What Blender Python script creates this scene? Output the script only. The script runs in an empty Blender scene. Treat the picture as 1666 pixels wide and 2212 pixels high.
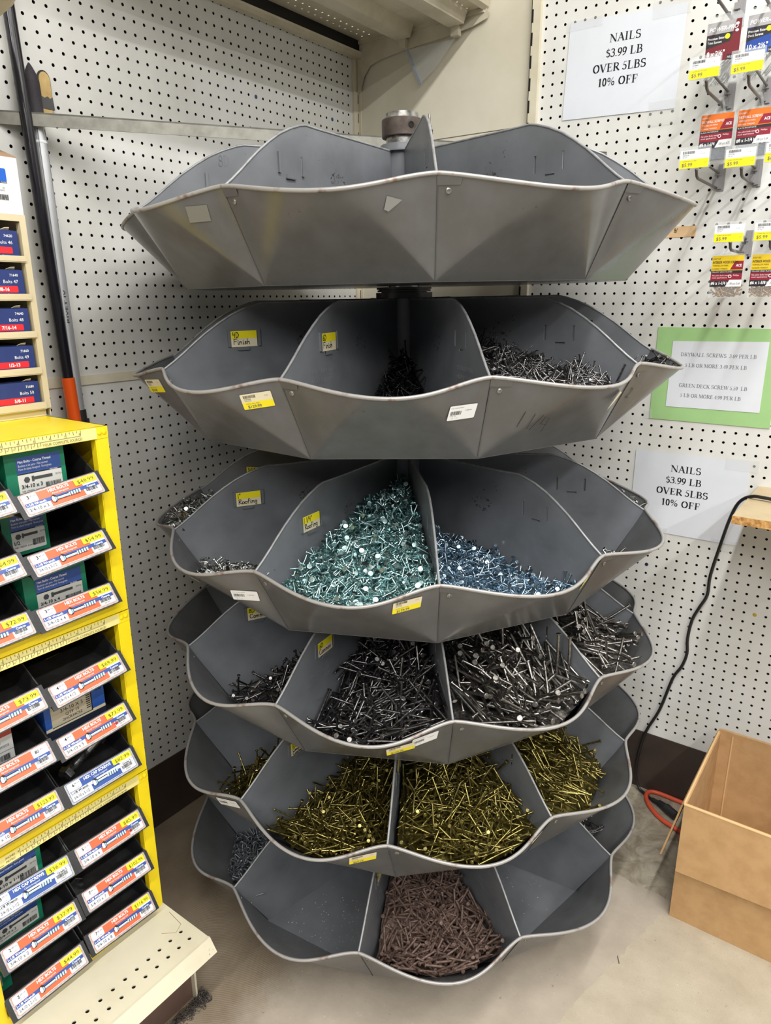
import bpy, math, random
from mathutils import Matrix, Vector, Euler
from mathutils.geometry import tessellate_polygon

# ------------------------------------------------------------------ units: inches, floor at z = 0
S = 0.0254
Z0 = 55.0                                    # eye height above the floor, in inches
def V(x, y, z):                              # point given with z relative to eye height
    return Vector((x * S, y * S, (z + Z0) * S))
SC = bpy.context.scene
COL = SC.collection
rnd = random.Random(7)

# ------------------------------------------------------------------ camera
CAM = (58.59, -75.04, 0.0)
def set_camera():
    pt, rl, th = (math.radians(a) for a in (16.636, -0.275, -36.115))
    cp, sp, cr, sr = math.cos(pt), math.sin(pt), math.cos(rl), math.sin(rl)
    Rt, Fw, Up = Vector((1, 0, 0)), Vector((0, cp, -sp)), Vector((0, sp, cp))
    R2 = Rt * cr + Up * sr
    U2 = Rt * -sr + Up * cr
    M = Matrix(((math.cos(th), math.sin(th), 0), (-math.sin(th), math.cos(th), 0), (0, 0, 1)))
    R, U, F = M @ R2, M @ U2, M @ Fw
    cd = bpy.data.cameras.new('camera')
    cd.sensor_fit = 'VERTICAL'
    cd.sensor_height = 24.0
    cd.lens = 1545.2 / 2212 * 24.0
    cd.clip_start = 0.05
    cd.clip_end = 60
    co = bpy.data.objects.new('camera', cd)
    COL.objects.link(co)
    mw = Matrix.Identity(4)
    for i in range(3):
        mw[i][0], mw[i][1], mw[i][2] = R[i], U[i], -F[i]
    mw.translation = V(*CAM)
    co.matrix_world = mw
    SC.camera = co
set_camera()

# ------------------------------------------------------------------ light
w = bpy.data.worlds.new('store_light')
SC.world = w
w.use_nodes = True
w.node_tree.nodes['Background'].inputs[0].default_value = (0.95, 0.97, 1.0, 1)
w.node_tree.nodes['Background'].inputs[1].default_value = 0.10
SC.view_settings.view_transform = 'Standard'
SC.view_settings.look = 'None'
SC.view_settings.exposure = 1.0
SC.view_settings.gamma = 1.0
SC.view_settings.use_curve_mapping = False
CEIL = 74.0
def tube(x, y0, y1, watts, name):
    ld = bpy.data.lights.new(name, 'AREA')
    ld.shape = 'RECTANGLE'
    ld.size = 4.0 * S
    ld.size_y = abs(y1 - y0) * S
    ld.energy = watts
    ld.color = (1.0, 0.99, 0.968)
    o = bpy.data.objects.new(name, ld)
    COL.objects.link(o)
    o.location = V(x, (y0 + y1) / 2, CEIL - 3.2)
    return o
TUBES = [(66, -16, -112, 32), (66, -124, -220, 34), (118, -16, -112, 28), (118, -124, -220, 29), (172, -16, -112, 26), (172, -124, -220, 27)]
for x, y0, y1, e in TUBES:
    tube(x, y0, y1, e, 'fluorescent_tube')

# ------------------------------------------------------------------ materials
def c(r, g, b):
    f = lambda v: (v / 255) / 12.92 if v / 255 <= 0.04045 else ((v / 255 + 0.055) / 1.055) ** 2.4
    return (f(r), f(g), f(b), 1)
MATS = {}
def mat(name, col, rough=0.5, metal=0.0, alpha=1.0, var=None, bump=0.0, vs=8.0, spec=0.5, detail=4, trans=0.0, vr=(0.4, 0.65), coat=0):
    """procedural principled material; var = second colour mixed in by noise of scale vs (per metre)"""
    if name in MATS: return MATS[name]
    m = bpy.data.materials.new(name)
    m.use_nodes = True
    nt = m.node_tree
    b = nt.nodes['Principled BSDF']
    b.inputs['Base Color'].default_value = col
    b.inputs['Roughness'].default_value = rough
    b.inputs['Metallic'].default_value = metal
    b.inputs['Alpha'].default_value = alpha
    b.inputs['Specular IOR Level'].default_value = spec
    b.inputs['Transmission Weight'].default_value = trans
    b.inputs['Coat Weight'].default_value = coat
    if var or bump:
        tc = nt.nodes.new('ShaderNodeTexCoord')
        nz = nt.nodes.new('ShaderNodeTexNoise')
        nz.inputs['Scale'].default_value = vs
        nz.inputs['Detail'].default_value = detail
        nz.inputs['Roughness'].default_value = 0.6
        nt.links.new(tc.outputs['Object'], nz.inputs['Vector'])
        if var:
            r = nt.nodes.new('ShaderNodeValToRGB')
            r.color_ramp.elements[0].position, r.color_ramp.elements[1].position = vr
            r.color_ramp.elements[0].color, r.color_ramp.elements[1].color = col, var
            nt.links.new(nz.outputs['Fac'], r.inputs['Fac'])
            nt.links.new(r.outputs['Color'], b.inputs['Base Color'])
        if bump:
            bp = nt.nodes.new('ShaderNodeBump')
            bp.inputs['Strength'].default_value = bump
            bp.inputs['Distance'].default_value = 0.002
            nt.links.new(nz.outputs['Fac'], bp.inputs['Height'])
            nt.links.new(bp.outputs['Normal'], b.inputs['Normal'])
    MATS[name] = m
    return m
def nodes(m): return m.node_tree, m.node_tree.nodes['Principled BSDF']

peg_l = mat('pegboard_paint', c(222, 222, 219), 0.45, var=c(210, 209, 205), vs=5)
peg_r = mat('pegboard_paint_white', c(228, 228, 225), 0.42, var=c(218, 217, 211), vs=5)
hole_dark = mat('hole_dark', c(22, 19, 17), 0.9)  # near-black colour standing in for the shade inside holes, slots and gaps
cream = mat('cream_enamel', c(222, 215, 194), 0.38, var=c(210, 202, 178), vs=9)
cream_shelf = mat('cream_shelf_enamel', c(210, 202, 182), 0.4, var=c(194, 186, 164), vs=12)
brown = mat('brown_kick', c(70, 58, 52), 0.45, var=c(58, 48, 44), vs=6)
enamel = mat('grey_enamel', c(102, 103, 105), 0.24, var=c(93, 93, 93), vs=11, bump=0.03)
def wear(m, amount=0.60, col=(40, 36, 34), scale=55):
    """thin dark scuffs and chips in the paint, shape of their own"""
    nt, b = nodes(m)
    tc = nt.nodes.new('ShaderNodeTexCoord'); nz = nt.nodes.new('ShaderNodeTexNoise')
    nz.inputs['Scale'].default_value = scale; nz.inputs['Detail'].default_value = 6; nz.inputs['Distortion'].default_value = 1.2
    nt.links.new(tc.outputs['Object'], nz.inputs['Vector'])
    n2 = nt.nodes.new('ShaderNodeTexNoise'); n2.inputs['Scale'].default_value = 7
    nt.links.new(tc.outputs['Object'], n2.inputs['Vector'])
    ad = nt.nodes.new('ShaderNodeMath'); ad.operation = 'MULTIPLY'
    nt.links.new(nz.outputs['Fac'], ad.inputs[0]); nt.links.new(n2.outputs['Fac'], ad.inputs[1])
    r = nt.nodes.new('ShaderNodeMapRange')
    r.inputs['From Min'].default_value = amount * 0.62; r.inputs['From Max'].default_value = amount * 0.62 + 0.02
    nt.links.new(ad.outputs[0], r.inputs['Value'])
    mx = nt.nodes.new('ShaderNodeMix'); mx.data_type = 'RGBA'
    old = b.inputs['Base Color'].links
    if old: nt.links.new(old[0].from_socket, mx.inputs[6])
    else: mx.inputs[6].default_value = b.inputs['Base Color'].default_value
    mx.inputs[7].default_value = c(*col)
    nt.links.new(r.outputs[0], mx.inputs[0])
    nt.links.new(mx.outputs[2], b.inputs['Base Color'])
wear(enamel, 0.70, (74, 70, 66), 90)
divider_paint = mat('divider_paint', c(114, 117, 122), 0.36, var=c(102, 104, 108), vs=9, bump=0.02)
wear(divider_paint, 0.70, (62, 60, 60), 110)
rim_mat = mat('worn_rim', c(160, 158, 156), 0.42, 0.3, var=c(124, 102, 90), vs=30, bump=0.3, vr=(0.54, 0.66))
rivet_mat = mat('rivet_steel', c(150, 148, 145), 0.35, 0.8)
steel = mat('bare_steel', c(176, 174, 170), 0.32, 0.9, var=c(92, 90, 88), vs=60, bump=0.2)
iron = mat('dark_iron', c(92, 84, 78), 0.5, 0.55, var=c(70, 60, 54), vs=40, bump=0.15)
black_metal = mat('black_metal', c(24, 23, 23), 0.4, 0.3)
white = mat('white_paper', c(226, 230, 238), 0.55, var=c(218, 222, 230), vs=4)
card_white = mat('card_white', c(238, 240, 242), 0.35)
label_cream = mat('label_cream', c(232, 222, 190), 0.55)
ink = mat('black_ink', c(28, 28, 32), 0.6)
ink_grey = mat('grey_ink', c(96, 98, 106), 0.6)
yellow_lab = mat('yellow_label', c(248, 232, 28), 0.5)
orange = mat('orange_card', c(236, 106, 66), 0.35)
blue = mat('blue_card', c(52, 84, 158), 0.35)
light_blue = mat('pale_blue_print', c(150, 190, 212), 0.4)
silverprint = mat('lip_grey', c(186, 186, 186), 0.5, var=c(150, 150, 150), vs=150)
yellow_cab = mat('yellow_enamel', c(247, 222, 32), 0.33, var=c(240, 208, 24), vs=6, bump=0.02)
ruler_m = mat('ruler_cream', c(240, 228, 150), 0.5)
black_pl = mat('black_plastic', c(38, 38, 40), 0.45, var=c(52, 52, 54), vs=30)
green_box = mat('green_carton', c(20, 124, 92), 0.5, var=c(16, 108, 80), vs=20)
navy = mat('navy_carton', c(42, 58, 118), 0.5, var=c(36, 50, 104), vs=15)
royal = mat('royal_blue', c(46, 92, 178), 0.45)
red = mat('red_print', c(222, 44, 52), 0.5)
maroon = mat('maroon_print', c(120, 36, 46), 0.4)
kraft = mat('kraft_board', c(190, 152, 106), 0.75, var=c(178, 140, 95), vs=26, bump=0.06)
kraft_edge = mat('kraft_edge', c(214, 178, 128), 0.8)
green_paper = mat('green_paper', c(164, 206, 140), 0.6, var=c(156, 198, 132), vs=5)
grey_pl = mat('grey_plastic', c(150, 148, 150), 0.45)
hook_metal = mat('hook_metal', c(104, 98, 94), 0.42, 0.4)
clear = mat('clear_plastic', c(232, 236, 238), 0.08, alpha=0.22)
clear_tape = mat('clear_tape', c(236, 238, 238), 0.12, alpha=0.13)
zinc = mat('zinc_teal', c(188, 214, 214), 0.24, 1.0, var=c(140, 178, 182), vs=300)
zinc_blue = mat('zinc_blue', c(182, 202, 216), 0.24, 1.0, var=c(132, 158, 176), vs=300)
zinc_plain = mat('zinc_silver', c(200, 202, 200), 0.26, 1.0, var=c(150, 152, 152), vs=300)
bright_nail = mat('bright_steel_nail', c(160, 156, 151), 0.32, 1.0, var=c(100, 97, 94), vs=220)
dark_nail = mat('dark_steel_nail', c(134, 132, 132), 0.33, 1.0, var=c(76, 74, 74), vs=220)
black_nail = mat('black_nail', c(52, 50, 52), 0.34, 0.85, var=c(28, 27, 28), vs=220)
brass_nail = mat('brass_coated_nail', c(160, 148, 88), 0.3, 0.95, var=c(92, 84, 50), vs=160)
rust_nail = mat('brown_cut_nail', c(128, 106, 96), 0.6, 0.45, var=c(88, 70, 62), vs=160)
staple_m = mat('grey_staple', c(140, 146, 152), 0.45, 0.7, var=c(104, 108, 114), vs=160)
gold_screw = mat('gold_screw', c(206, 160, 90), 0.3, 0.9, var=c(120, 84, 44), vs=400)
wood_m = mat('wood', c(206, 178, 120), 0.6, var=c(190, 158, 100), vs=25)

# ------------------------------------------------------------------ mesh building
class MB:
    def __init__(s): s.v = []; s.f = []; s.m = []; s.sm = []
    def add(s, vs, fs, m, smooth=False):
        n = len(s.v); s.v.extend(tuple(p) for p in vs)
        for f in fs:
            s.f.append(tuple(i + n for i in f)); s.m.append(m); s.sm.append(smooth)
    def box(s, a, b, m, bevel=0):
        (x0, y0, z0), (x1, y1, z1) = [tuple(min(p, q) for p, q in zip(a, b)), tuple(max(p, q) for p, q in zip(a, b))]
        s.add([(x0, y0, z0), (x1, y0, z0), (x1, y1, z0), (x0, y1, z0), (x0, y0, z1), (x1, y0, z1), (x1, y1, z1), (x0, y1, z1)],
              [(0, 3, 2, 1), (4, 5, 6, 7), (0, 1, 5, 4), (1, 2, 6, 5), (2, 3, 7, 6), (3, 0, 4, 7)], m)
    def obox(s, o, X, Y, Z, m):
        """box from corner o along vectors X, Y, Z"""
        o, X, Y, Z = Vector(o), Vector(X), Vector(Y), Vector(Z)
        if X.cross(Y).dot(Z) < 0: X, Y = Y, X
        P = [o, o + X, o + X + Y, o + Y, o + Z, o + X + Z, o + X + Y + Z, o + Y + Z]
        s.add(P, [(0, 3, 2, 1), (4, 5, 6, 7), (0, 1, 5, 4), (1, 2, 6, 5), (2, 3, 7, 6), (3, 0, 4, 7)], m)
    def prism(s, pts, d, m, caps=True, smooth=False):
        """closed outline pts (3-D) extruded by vector d"""
        n = len(pts); d = Vector(d)
        P = [Vector(p) for p in pts]; Q = [p + d for p in P]
        fs = [(i, (i + 1) % n, n + (i + 1) % n, n + i) for i in range(n)]
        s.add(P + Q, fs, m, smooth)
        if caps:
            t = tessellate_polygon([P])
            s.add(P, [tuple(f) for f in t], m); s.add(Q, [tuple(f) for f in t], m)
    def tube(s, pts, r, m, n=8, caps=True, smooth=True, rs=None):
        P = [Vector(p) for p in pts]
        T = []
        for i in range(len(P)):
            a = P[max(0, i - 1)]; b = P[min(len(P) - 1, i + 1)]
            T.append((b - a).normalized())
        ref = Vector((0, 0, 1)) if abs(T[0].z) < 0.9 else Vector((1, 0, 0))
        u = T[0].cross(ref).normalized()
        vs = []
        for i, p in enumerate(P):
            u = (u - T[i] * u.dot(T[i])).normalized()
            w = T[i].cross(u)
            rr = rs[i] if rs else r
            for k in range(n):
                a = 2 * math.pi * k / n
                vs.append(p + (u * math.cos(a) + w * math.sin(a)) * rr)
        fs = []
        for i in range(len(P) - 1):
            for k in range(n):
                fs.append((i * n + k, i * n + (k + 1) % n, (i + 1) * n + (k + 1) % n, (i + 1) * n + k))
        s.add(vs, fs, m, smooth)
        if caps:
            s.add(vs[:n], [tuple(range(n))[::-1]], m); s.add(vs[-n:], [tuple(range(n))], m)
    def lathe(s, prof, o, ax, m, n=32, smooth=True):
        """profile [(r, h)] about axis ax through o"""
        o, ax = Vector(o), Vector(ax).normalized()
        u = ax.cross(Vector((0, 1, 0.01))).normalized(); w = ax.cross(u)
        for (r0, h0), (r1, h1) in zip(prof[:-1], prof[1:]):
            vs = []
            for r, h in ((r0, h0), (r1, h1)):
                for k in range(n):
                    a = 2 * math.pi * k / n
                    vs.append(o + ax * h + (u * math.cos(a) + w * math.sin(a)) * max(r, 1e-4))
            s.add(vs, [(k, (k + 1) % n, n + (k + 1) % n, n + k) for k in range(n)], m, smooth and abs(r1 - r0) < abs(h1 - h0) * 3)
    def build(s, name, parent=None, base=None, local=False):
        me = bpy.data.meshes.new(name)
        if parent is not None and base is None: base = BASE.get(parent.name, (0, 0, 0))
        if base is None: base = (0, 0, 0)
        bx, by, bz = base
        me.from_pydata([((x - bx) * S, (y - by) * S, (z - bz) * S) for x, y, z in s.v], [], s.f)
        ml = []
        for m in s.m:
            if m not in ml: ml.append(m)
        for m in ml: me.materials.append(m)
        ix = {m: i for i, m in enumerate(ml)}
        me.polygons.foreach_set('material_index', [ix[m] for m in s.m])
        me.polygons.foreach_set('use_smooth', s.sm)
        me.update()
        o = bpy.data.objects.new(name, me); COL.objects.link(o)
        if parent is not None: o.parent = parent; BASE[o.name] = base
        elif not local: o.location = V(*base); BASE[o.name] = base
        return o
BASE = {}
def tag(o, label, cat=None, group=None, kind=None):
    o['label'] = label
    if cat: o['category'] = cat
    if group: o['group'] = group
    if kind: o['kind'] = kind
    return o
def thing(name, label, cat, base, group=None):
    o = bpy.data.objects.new(name, None); COL.objects.link(o)
    o.empty_display_size = 0.05
    o.location = V(*base); BASE[o.name] = base
    return tag(o, label, cat, group)
def struct(name, mb):
    o = mb.build(name); o['kind'] = 'structure'; return o

# ------------------------------------------------------------------ lettering
TCACHE = {}
def sans(text, bold=0.0):
    k = (text, bold)
    if k not in TCACHE:
        cu = bpy.data.curves.new('lettering', 'FONT'); cu.body = text; cu.size = 1.0
        cu.resolution_u = 2; cu.offset = bold; cu.fill_mode = 'FRONT'
        ob = bpy.data.objects.new('lettering', cu)
        me = ob.to_mesh()
        vs = [(v.co.x, v.co.y) for v in me.vertices]; fs = [tuple(p.vertices) for p in me.polygons]
        ob.to_mesh_clear(); bpy.data.objects.remove(ob); bpy.data.curves.remove(cu)
        xs = [v[0] for v in vs] or [0]
        TCACHE[k] = (vs, fs, min(xs), max(xs))
    return TCACHE[k]
def hull(P):
    P = sorted(set((round(x, 5), round(y, 5)) for x, y in P))
    def half(Q):
        h = []
        for p in Q:
            while len(h) > 1 and (h[-1][0] - h[-2][0]) * (p[1] - h[-2][1]) - (h[-1][1] - h[-2][1]) * (p[0] - h[-2][0]) <= 0: h.pop()
            h.append(p)
        return h[:-1]
    return half(P) + half(P[::-1])
def arc(cx, cy, rx, ry, a0, a1, n=10):
    return [(cx + rx * math.cos(math.radians(a0 + (a1 - a0) * i / n)), cy + ry * math.sin(math.radians(a0 + (a1 - a0) * i / n))) for i in range(n + 1)]
# book-face capitals and figures: (strokes [(points, nib width)], serifs [(x, y, w)], advance)
TK, TN = .135, .035
def _serif_font():
    L = lambda *p: list(p)
    F = {}
    F['N'] = ([(L((.13, 0), (.13, 1)), TN + .01), (L((.13, .98), (.70, .02)), TK), (L((.72, 0), (.72, 1)), TN + .01)], [(.13, 0, .24), (.08, 1, .24), (.72, 1, .24)], .86)
    F['A'] = ([(L((.08, 0), (.38, 1)), TN + .01), (L((.36, 1), (.68, 0)), TK), (L((.18, .34), (.56, .34)), .03)], [(.09, 0, .24), (.68, 0, .28)], .78)
    F['I'] = ([(L((.2, 0), (.2, 1)), TK)], [(.2, 0, .32), (.2, 1, .32)], .42)
    F['L'] = ([(L((.2, 0), (.2, 1)), TK), (L((.14, .02), (.6, .02)), .04), (L((.6, 0), (.64, .26)), .03)], [(.2, 0, .32), (.2, 1, .32)], .70)
    F['S'] = ([(arc(.32, .76, .21, .24, 40, 270, 12) + arc(.32, .26, .23, .26, 90, -140, 12), .10), (L((.50, .72), (.50, 1.0)), .03), (L((.10, .0), (.10, .30)), .03)], [], .62)
    F['B'] = ([(L((.18, 0), (.18, 1)), TK), (L((.1, .98), (.36, .98)) + arc(.36, .755, .20, .225, 90, -90) + L((.2, .53)), .09), (L((.2, .53), (.38, .53)) + arc(.38, .27, .23, .26, 90, -90) + L((.1, .02)), .09)], [(.16, 0, .28), (.16, 1, .28)], .70)
    F['O'] = ([(arc(.40, .5, .30, .49, 0, 360, 24), .125)], [], .80)
    F['V'] = ([(L((.09, 1), (.40, 0)), TK), (L((.40, 0), (.68, 1)), TN + .01)], [(.10, 1, .28), (.68, 1, .24)], .76)
    F['E'] = ([(L((.2, 0), (.2, 1)), TK), (L((.14, .02), (.6, .02)), .04), (L((.6, 0), (.64, .25)), .03), (L((.14, .98), (.58, .98)), .04), (L((.58, 1), (.60, .78)), .03), (L((.2, .52), (.48, .52)), .03), (L((.48, .42), (.48, .63)), .03)], [(.18, 0, .26), (.18, 1, .26)], .70)
    F['F'] = ([(L((.2, 0), (.2, 1)), TK), (L((.14, .98), (.58, .98)), .04), (L((.58, 1), (.61, .75)), .03), (L((.2, .50), (.47, .50)), .03), (L((.47, .40), (.47, .61)), .03)], [(.2, 0, .32), (.18, 1, .26)], .66)
    F['R'] = ([(L((.18, 0), (.18, 1)), TK), (L((.1, .98), (.38, .98)) + arc(.38, .74, .21, .24, 90, -90) + L((.2, .50)), .09), (L((.34, .50), (.68, .02)), TK)], [(.18, 0, .30), (.16, 1, .28), (.70, 0, .16)], .76)
    F['P'] = ([(L((.18, 0), (.18, 1)), TK), (L((.1, .98), (.36, .98)) + arc(.36, .73, .21, .25, 90, -90) + L((.2, .48)), .09)], [(.18, 0, .32), (.16, 1, .28)], .64)
    F['D'] = ([(L((.18, 0), (.18, 1)), TK), (L((.1, .98), (.32, .98)) + arc(.34, .5, .34, .48, 90, -90, 14) + L((.1, .02)), .11)], [(.16, 0, .28), (.16, 1, .28)], .80)
    F['Y'] = ([(L((.10, 1), (.40, .48)), TK), (L((.40, .48), (.68, 1)), TN + .01), (L((.40, 0), (.40, .5)), TK)], [(.10, 1, .28), (.68, 1, .24), (.40, 0, .32)], .76)
    F['W'] = ([(L((.08, 1), (.30, 0)), TK), (L((.30, 0), (.52, 1)), TN + .01), (L((.50, 1), (.74, 0)), TK), (L((.74, 0), (.96, 1)), TN + .01)], [(.09, 1, .26), (.50, 1, .26), (.96, 1, .22)], 1.04)
    F['M'] = ([(L((.14, 0), (.14, 1)), TN + .01), (L((.16, 1), (.48, .05)), TK), (L((.48, .05), (.80, 1)), TN + .01), (L((.82, 0), (.82, 1)), TK)], [(.14, 0, .22), (.10, 1, .20), (.82, 0, .30), (.86, 1, .20)], .98)
    F['G'] = ([(arc(.42, .5, .31, .49, 50, 310, 20), .115), (L((.62, .02), (.62, .42)), .10), (L((.62, .74), (.62, 1.0)), .03)], [(.62, .42, .26)], .82)
    F['C'] = ([(arc(.42, .5, .31, .49, 45, 315, 20), .115), (L((.63, .72), (.63, 1.0)), .03)], [], .74)
    F['K'] = ([(L((.18, 0), (.18, 1)), TK), (L((.22, .42), (.62, .98)), .04), (L((.34, .60), (.68, .02)), TK)], [(.18, 0, .30), (.18, 1, .30), (.70, 0, .24), (.62, 1, .24)], .80)
    F['3'] = ([(arc(.24, .76, .17, .22, 150, -90, 12) + arc(.22, .28, .22, .27, 90, -150, 12), .09)], [], .5)
    F['9'] = ([(arc(.25, .66, .175, .31, 0, 360, 18), .10), (L((.425, .68), (.42, .45), (.34, .2), (.22, .06), (.10, .0)), .07)], [], .5)
    F['6'] = ([(arc(.25, .32, .175, .31, 0, 360, 18), .10), (L((.075, .32), (.09, .56), (.17, .8), (.28, .94), (.40, 1.0)), .07)], [], .5)
    F['5'] = ([(L((.42, .98), (.16, .98)), .05), (L((.16, .98), (.10, .58)), .03), (L((.10, .58), (.22, .62)) + arc(.20, .31, .20, .30, 80, -150, 12), .09)], [], .5)
    F['4'] = ([(L((.36, 0), (.36, 1)), .12), (L((.34, 1), (.04, .30)), .03), (L((.04, .28), (.48, .28)), .06)], [], .5)
    F['1'] = ([(L((.26, 0), (.26, 1)), TK), (L((.26, .98), (.10, .86)), .04)], [(.26, 0, .28)], .5)
    F['0'] = ([(arc(.25, .5, .17, .49, 0, 360, 24), .11)], [], .5)
    F['.'] = ([(L((.12, .03), (.12, .08)), .12)], [], .25)
    F['$'] = ([(arc(.24, .72, .16, .19, 40, 270, 12) + arc(.24, .28, .18, .25, 90, -140, 12), .08), (L((.25, -.1), (.25, 1.08)), .03)], [], .5)
    F['%'] = ([(arc(.24, .74, .13, .24, 0, 360, 16), .07), (arc(.72, .26, .13, .24, 0, 360, 16), .07), (L((.24, 0), (.72, 1)), .03)], [], .98)
    F[' '] = ([], [], .30)
    return F
SERIF = _serif_font()
def H(*p): return list(p)
HAND = {   # handwriting: strokes, advance
 'F': ([H((.05, 0), (.08, 1), (.5, 1.02)), H((.07, .55), (.4, .57))], .5), 'i': ([H((.1, .5), (.12, 0), (.2, .05)), H((.12, .7), (.13, .74))], .26),
 'n': ([H((.05, .5), (.06, 0)), H((.06, .3), (.18, .5), (.3, .42), (.33, 0))], .42), 's': ([H((.3, .45), (.15, .5), (.08, .36), (.26, .2), (.2, .02), (.05, .06))], .36),
 'h': ([H((.06, 1), (.07, 0)), H((.07, .3), (.2, .5), (.32, .4), (.34, 0))], .42), 'R': ([H((.06, 0), (.1, 1)), H((.02, .95), (.35, 1), (.4, .72), (.1, .52), (.48, 0))], .5),
 'o': ([arc(.18, .25, .15, .25, 90, 450, 12)], .38), 'f': ([H((.34, .92), (.2, 1), (.14, .8), (.13, 0)), H((.02, .5), (.3, .52))], .34),
 'g': ([arc(.17, .27, .14, .23, 20, 380, 12), H((.31, .48), (.31, -.2), (.2, -.36), (.05, -.28))], .4), 'C': ([arc(.3, .5, .26, .48, 50, 310, 14)], .55),
 'm': ([H((.05, .5), (.06, 0)), H((.06, .35), (.16, .5), (.22, .38), (.23, 0)), H((.23, .35), (.34, .5), (.42, .38), (.43, 0))], .54),
 'e': ([H((.05, .25), (.3, .28)) + arc(.18, .26, .14, .24, 10, 300, 10)], .38), 't': ([H((.15, .85), (.14, .1), (.24, .0)), H((.02, .58), (.3, .6))], .32),
 'a': ([arc(.17, .25, .14, .24, 30, 390, 12), H((.31, .5), (.32, 0), (.38, .04))], .42), 'd': ([arc(.17, .25, .14, .24, 30, 390, 12), H((.32, 1), (.32, 0))], .42),
 'D': ([H((.08, 0), (.08, 1), (.35, .9), (.5, .5), (.34, .06), (.06, 0))], .6), '4': ([H((.1, 1), (.06, .5), (.4, .5)), H((.34, .95), (.33, 0))], .5),
 '6': ([H((.34, 1), (.12, .6), (.07, .25)) + arc(.22, .24, .15, .23, 180, 540, 12)], .46), '8': ([arc(.22, .75, .15, .22, -90, 270, 12) + arc(.22, .26, .19, .26, 90, 450, 12)], .5),
 '1': ([H((.12, 1), (.12, 0))], .26), '0': ([arc(.22, .5, .18, .48, 90, 450, 14)], .5), '/': ([H((.3, 1.05), (.02, -.05))], .36), '"': ([H((.08, 1.05), (.07, .82)), H((.22, 1.05), (.21, .82))], .34),
 '2': ([H((.05, .75), (.15, .98), (.34, .9), (.32, .6), (.04, .02), (.42, .06))], .5), '3': ([H((.06, .9), (.24, 1), (.34, .78), (.16, .55), (.36, .3), (.24, 0), (.03, .08))], .46), ' ': ([], .3), '-': ([H((.05, .4), (.3, .42))], .4),
}
class Canvas:
    """flat artwork drawn on a surface: origin O, unit axes X (right) and Y (up); every mark a hair above the one before"""
    def __init__(s, mb, O, X, Y, lift=0.008, step=0.0035):
        s.mb, s.O, s.X, s.Y = mb, Vector(O), Vector(X).normalized(), Vector(Y).normalized()
        s.N = s.X.cross(s.Y).normalized(); s.k = lift; s.st = step
    def P(s, x, y): return s.O + s.X * x + s.Y * y + s.N * s.k
    def up(s): s.k += s.st
    def poly(s, pts, m):
        P = [s.P(*p) for p in pts]
        s.mb.add(P, [tuple(range(len(P)))], m); s.up()
    def rect(s, x0, y0, x1, y1, m, r=0):
        if r:
            q = []
            for cx, cy, a in ((x1 - r, y1 - r, 0), (x0 + r, y1 - r, 90), (x0 + r, y0 + r, 180), (x1 - r, y0 + r, 270)):
                q += arc(cx, cy, r, r, a, a + 90, 3)
            s.poly(q, m)
        else: s.poly([(x0, y0), (x1, y0), (x1, y1), (x0, y1)], m)
    def text(s, t, x, y, h, m, align='L', bold=0.0, sx=1.0, rot=0.0, shear=0.0):
        """h = capital height"""
        vs, fs, x0, x1 = sans(t, bold)
        k = h / 0.73
        wd = (x1 - x0) * k * sx
        ox = {'L': 0, 'C': -wd / 2, 'R': -wd}[align]
        cr, sr = math.cos(rot), math.sin(rot)
        P = []
        for px, py in vs:
            a, b = (px - x0) * k * sx + ox + py * k * shear, py * k
            P.append(s.P(x + a * cr - b * sr, y + a * sr + b * cr))
        s.mb.add(P, fs, m); s.up()
        return wd
    def barcode(s, x0, y0, x1, y1, m, seed=1):
        r = random.Random(seed); x = x0
        P, F = [], []
        while x < x1:
            w = (x1 - x0) * r.choice((.012, .02, .035))
            n = len(P); P += [s.P(x, y0), s.P(min(x + w, x1), y0), s.P(min(x + w, x1), y1), s.P(x, y1)]; F.append((n, n + 1, n + 2, n + 3))
            x += w + (x1 - x0) * r.choice((.014, .02, .03))
        s.mb.add(P, F, m); s.up()
    def stroke(s, pts, wx, wy, m):
        for a, b in zip(pts[:-1], pts[1:]):
            h = hull([(p[0] + i * wx / 2, p[1] + j * wy / 2) for p in (a, b) for i in (-1, 1) for j in (-1, 1)])
            s.mb.add([s.P(*p) for p in h], [tuple(range(len(h)))], m)
    def serif_text(s, t, x, y, h, m, align='C', track=0.0, weight=1.0, sx=1.0):
        wd = sum(SERIF[ch][2] + track for ch in t) * h * sx
        x += {'L': 0, 'C': -wd / 2, 'R': -wd}[align]
        for ch in t:
            st, sf, adv = SERIF[ch]
            for pts, w in st: s.stroke([(x + px * h * sx, y + py * h) for px, py in pts], w * h * weight, TN * h * weight, m)
            for sx_, sy, sw in sf: s.rect(x + (sx_ - sw / 2) * h * sx, y + (sy - .02) * h, x + (sx_ + sw / 2) * h * sx, y + (sy + .02) * h, m); s.k -= s.st
            x += (adv + track) * h * sx
        s.up()
        return wd
    def hand(s, t, x, y, h, m, pen=0.03, sx=1.0):
        for ch in t:
            st, adv = HAND.get(ch, HAND[' '])
            for pts in st: s.stroke([(x + px * h * sx, y + py * h) for px, py in pts], pen, pen, m)
            x += adv * h * sx
        s.up()
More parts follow.
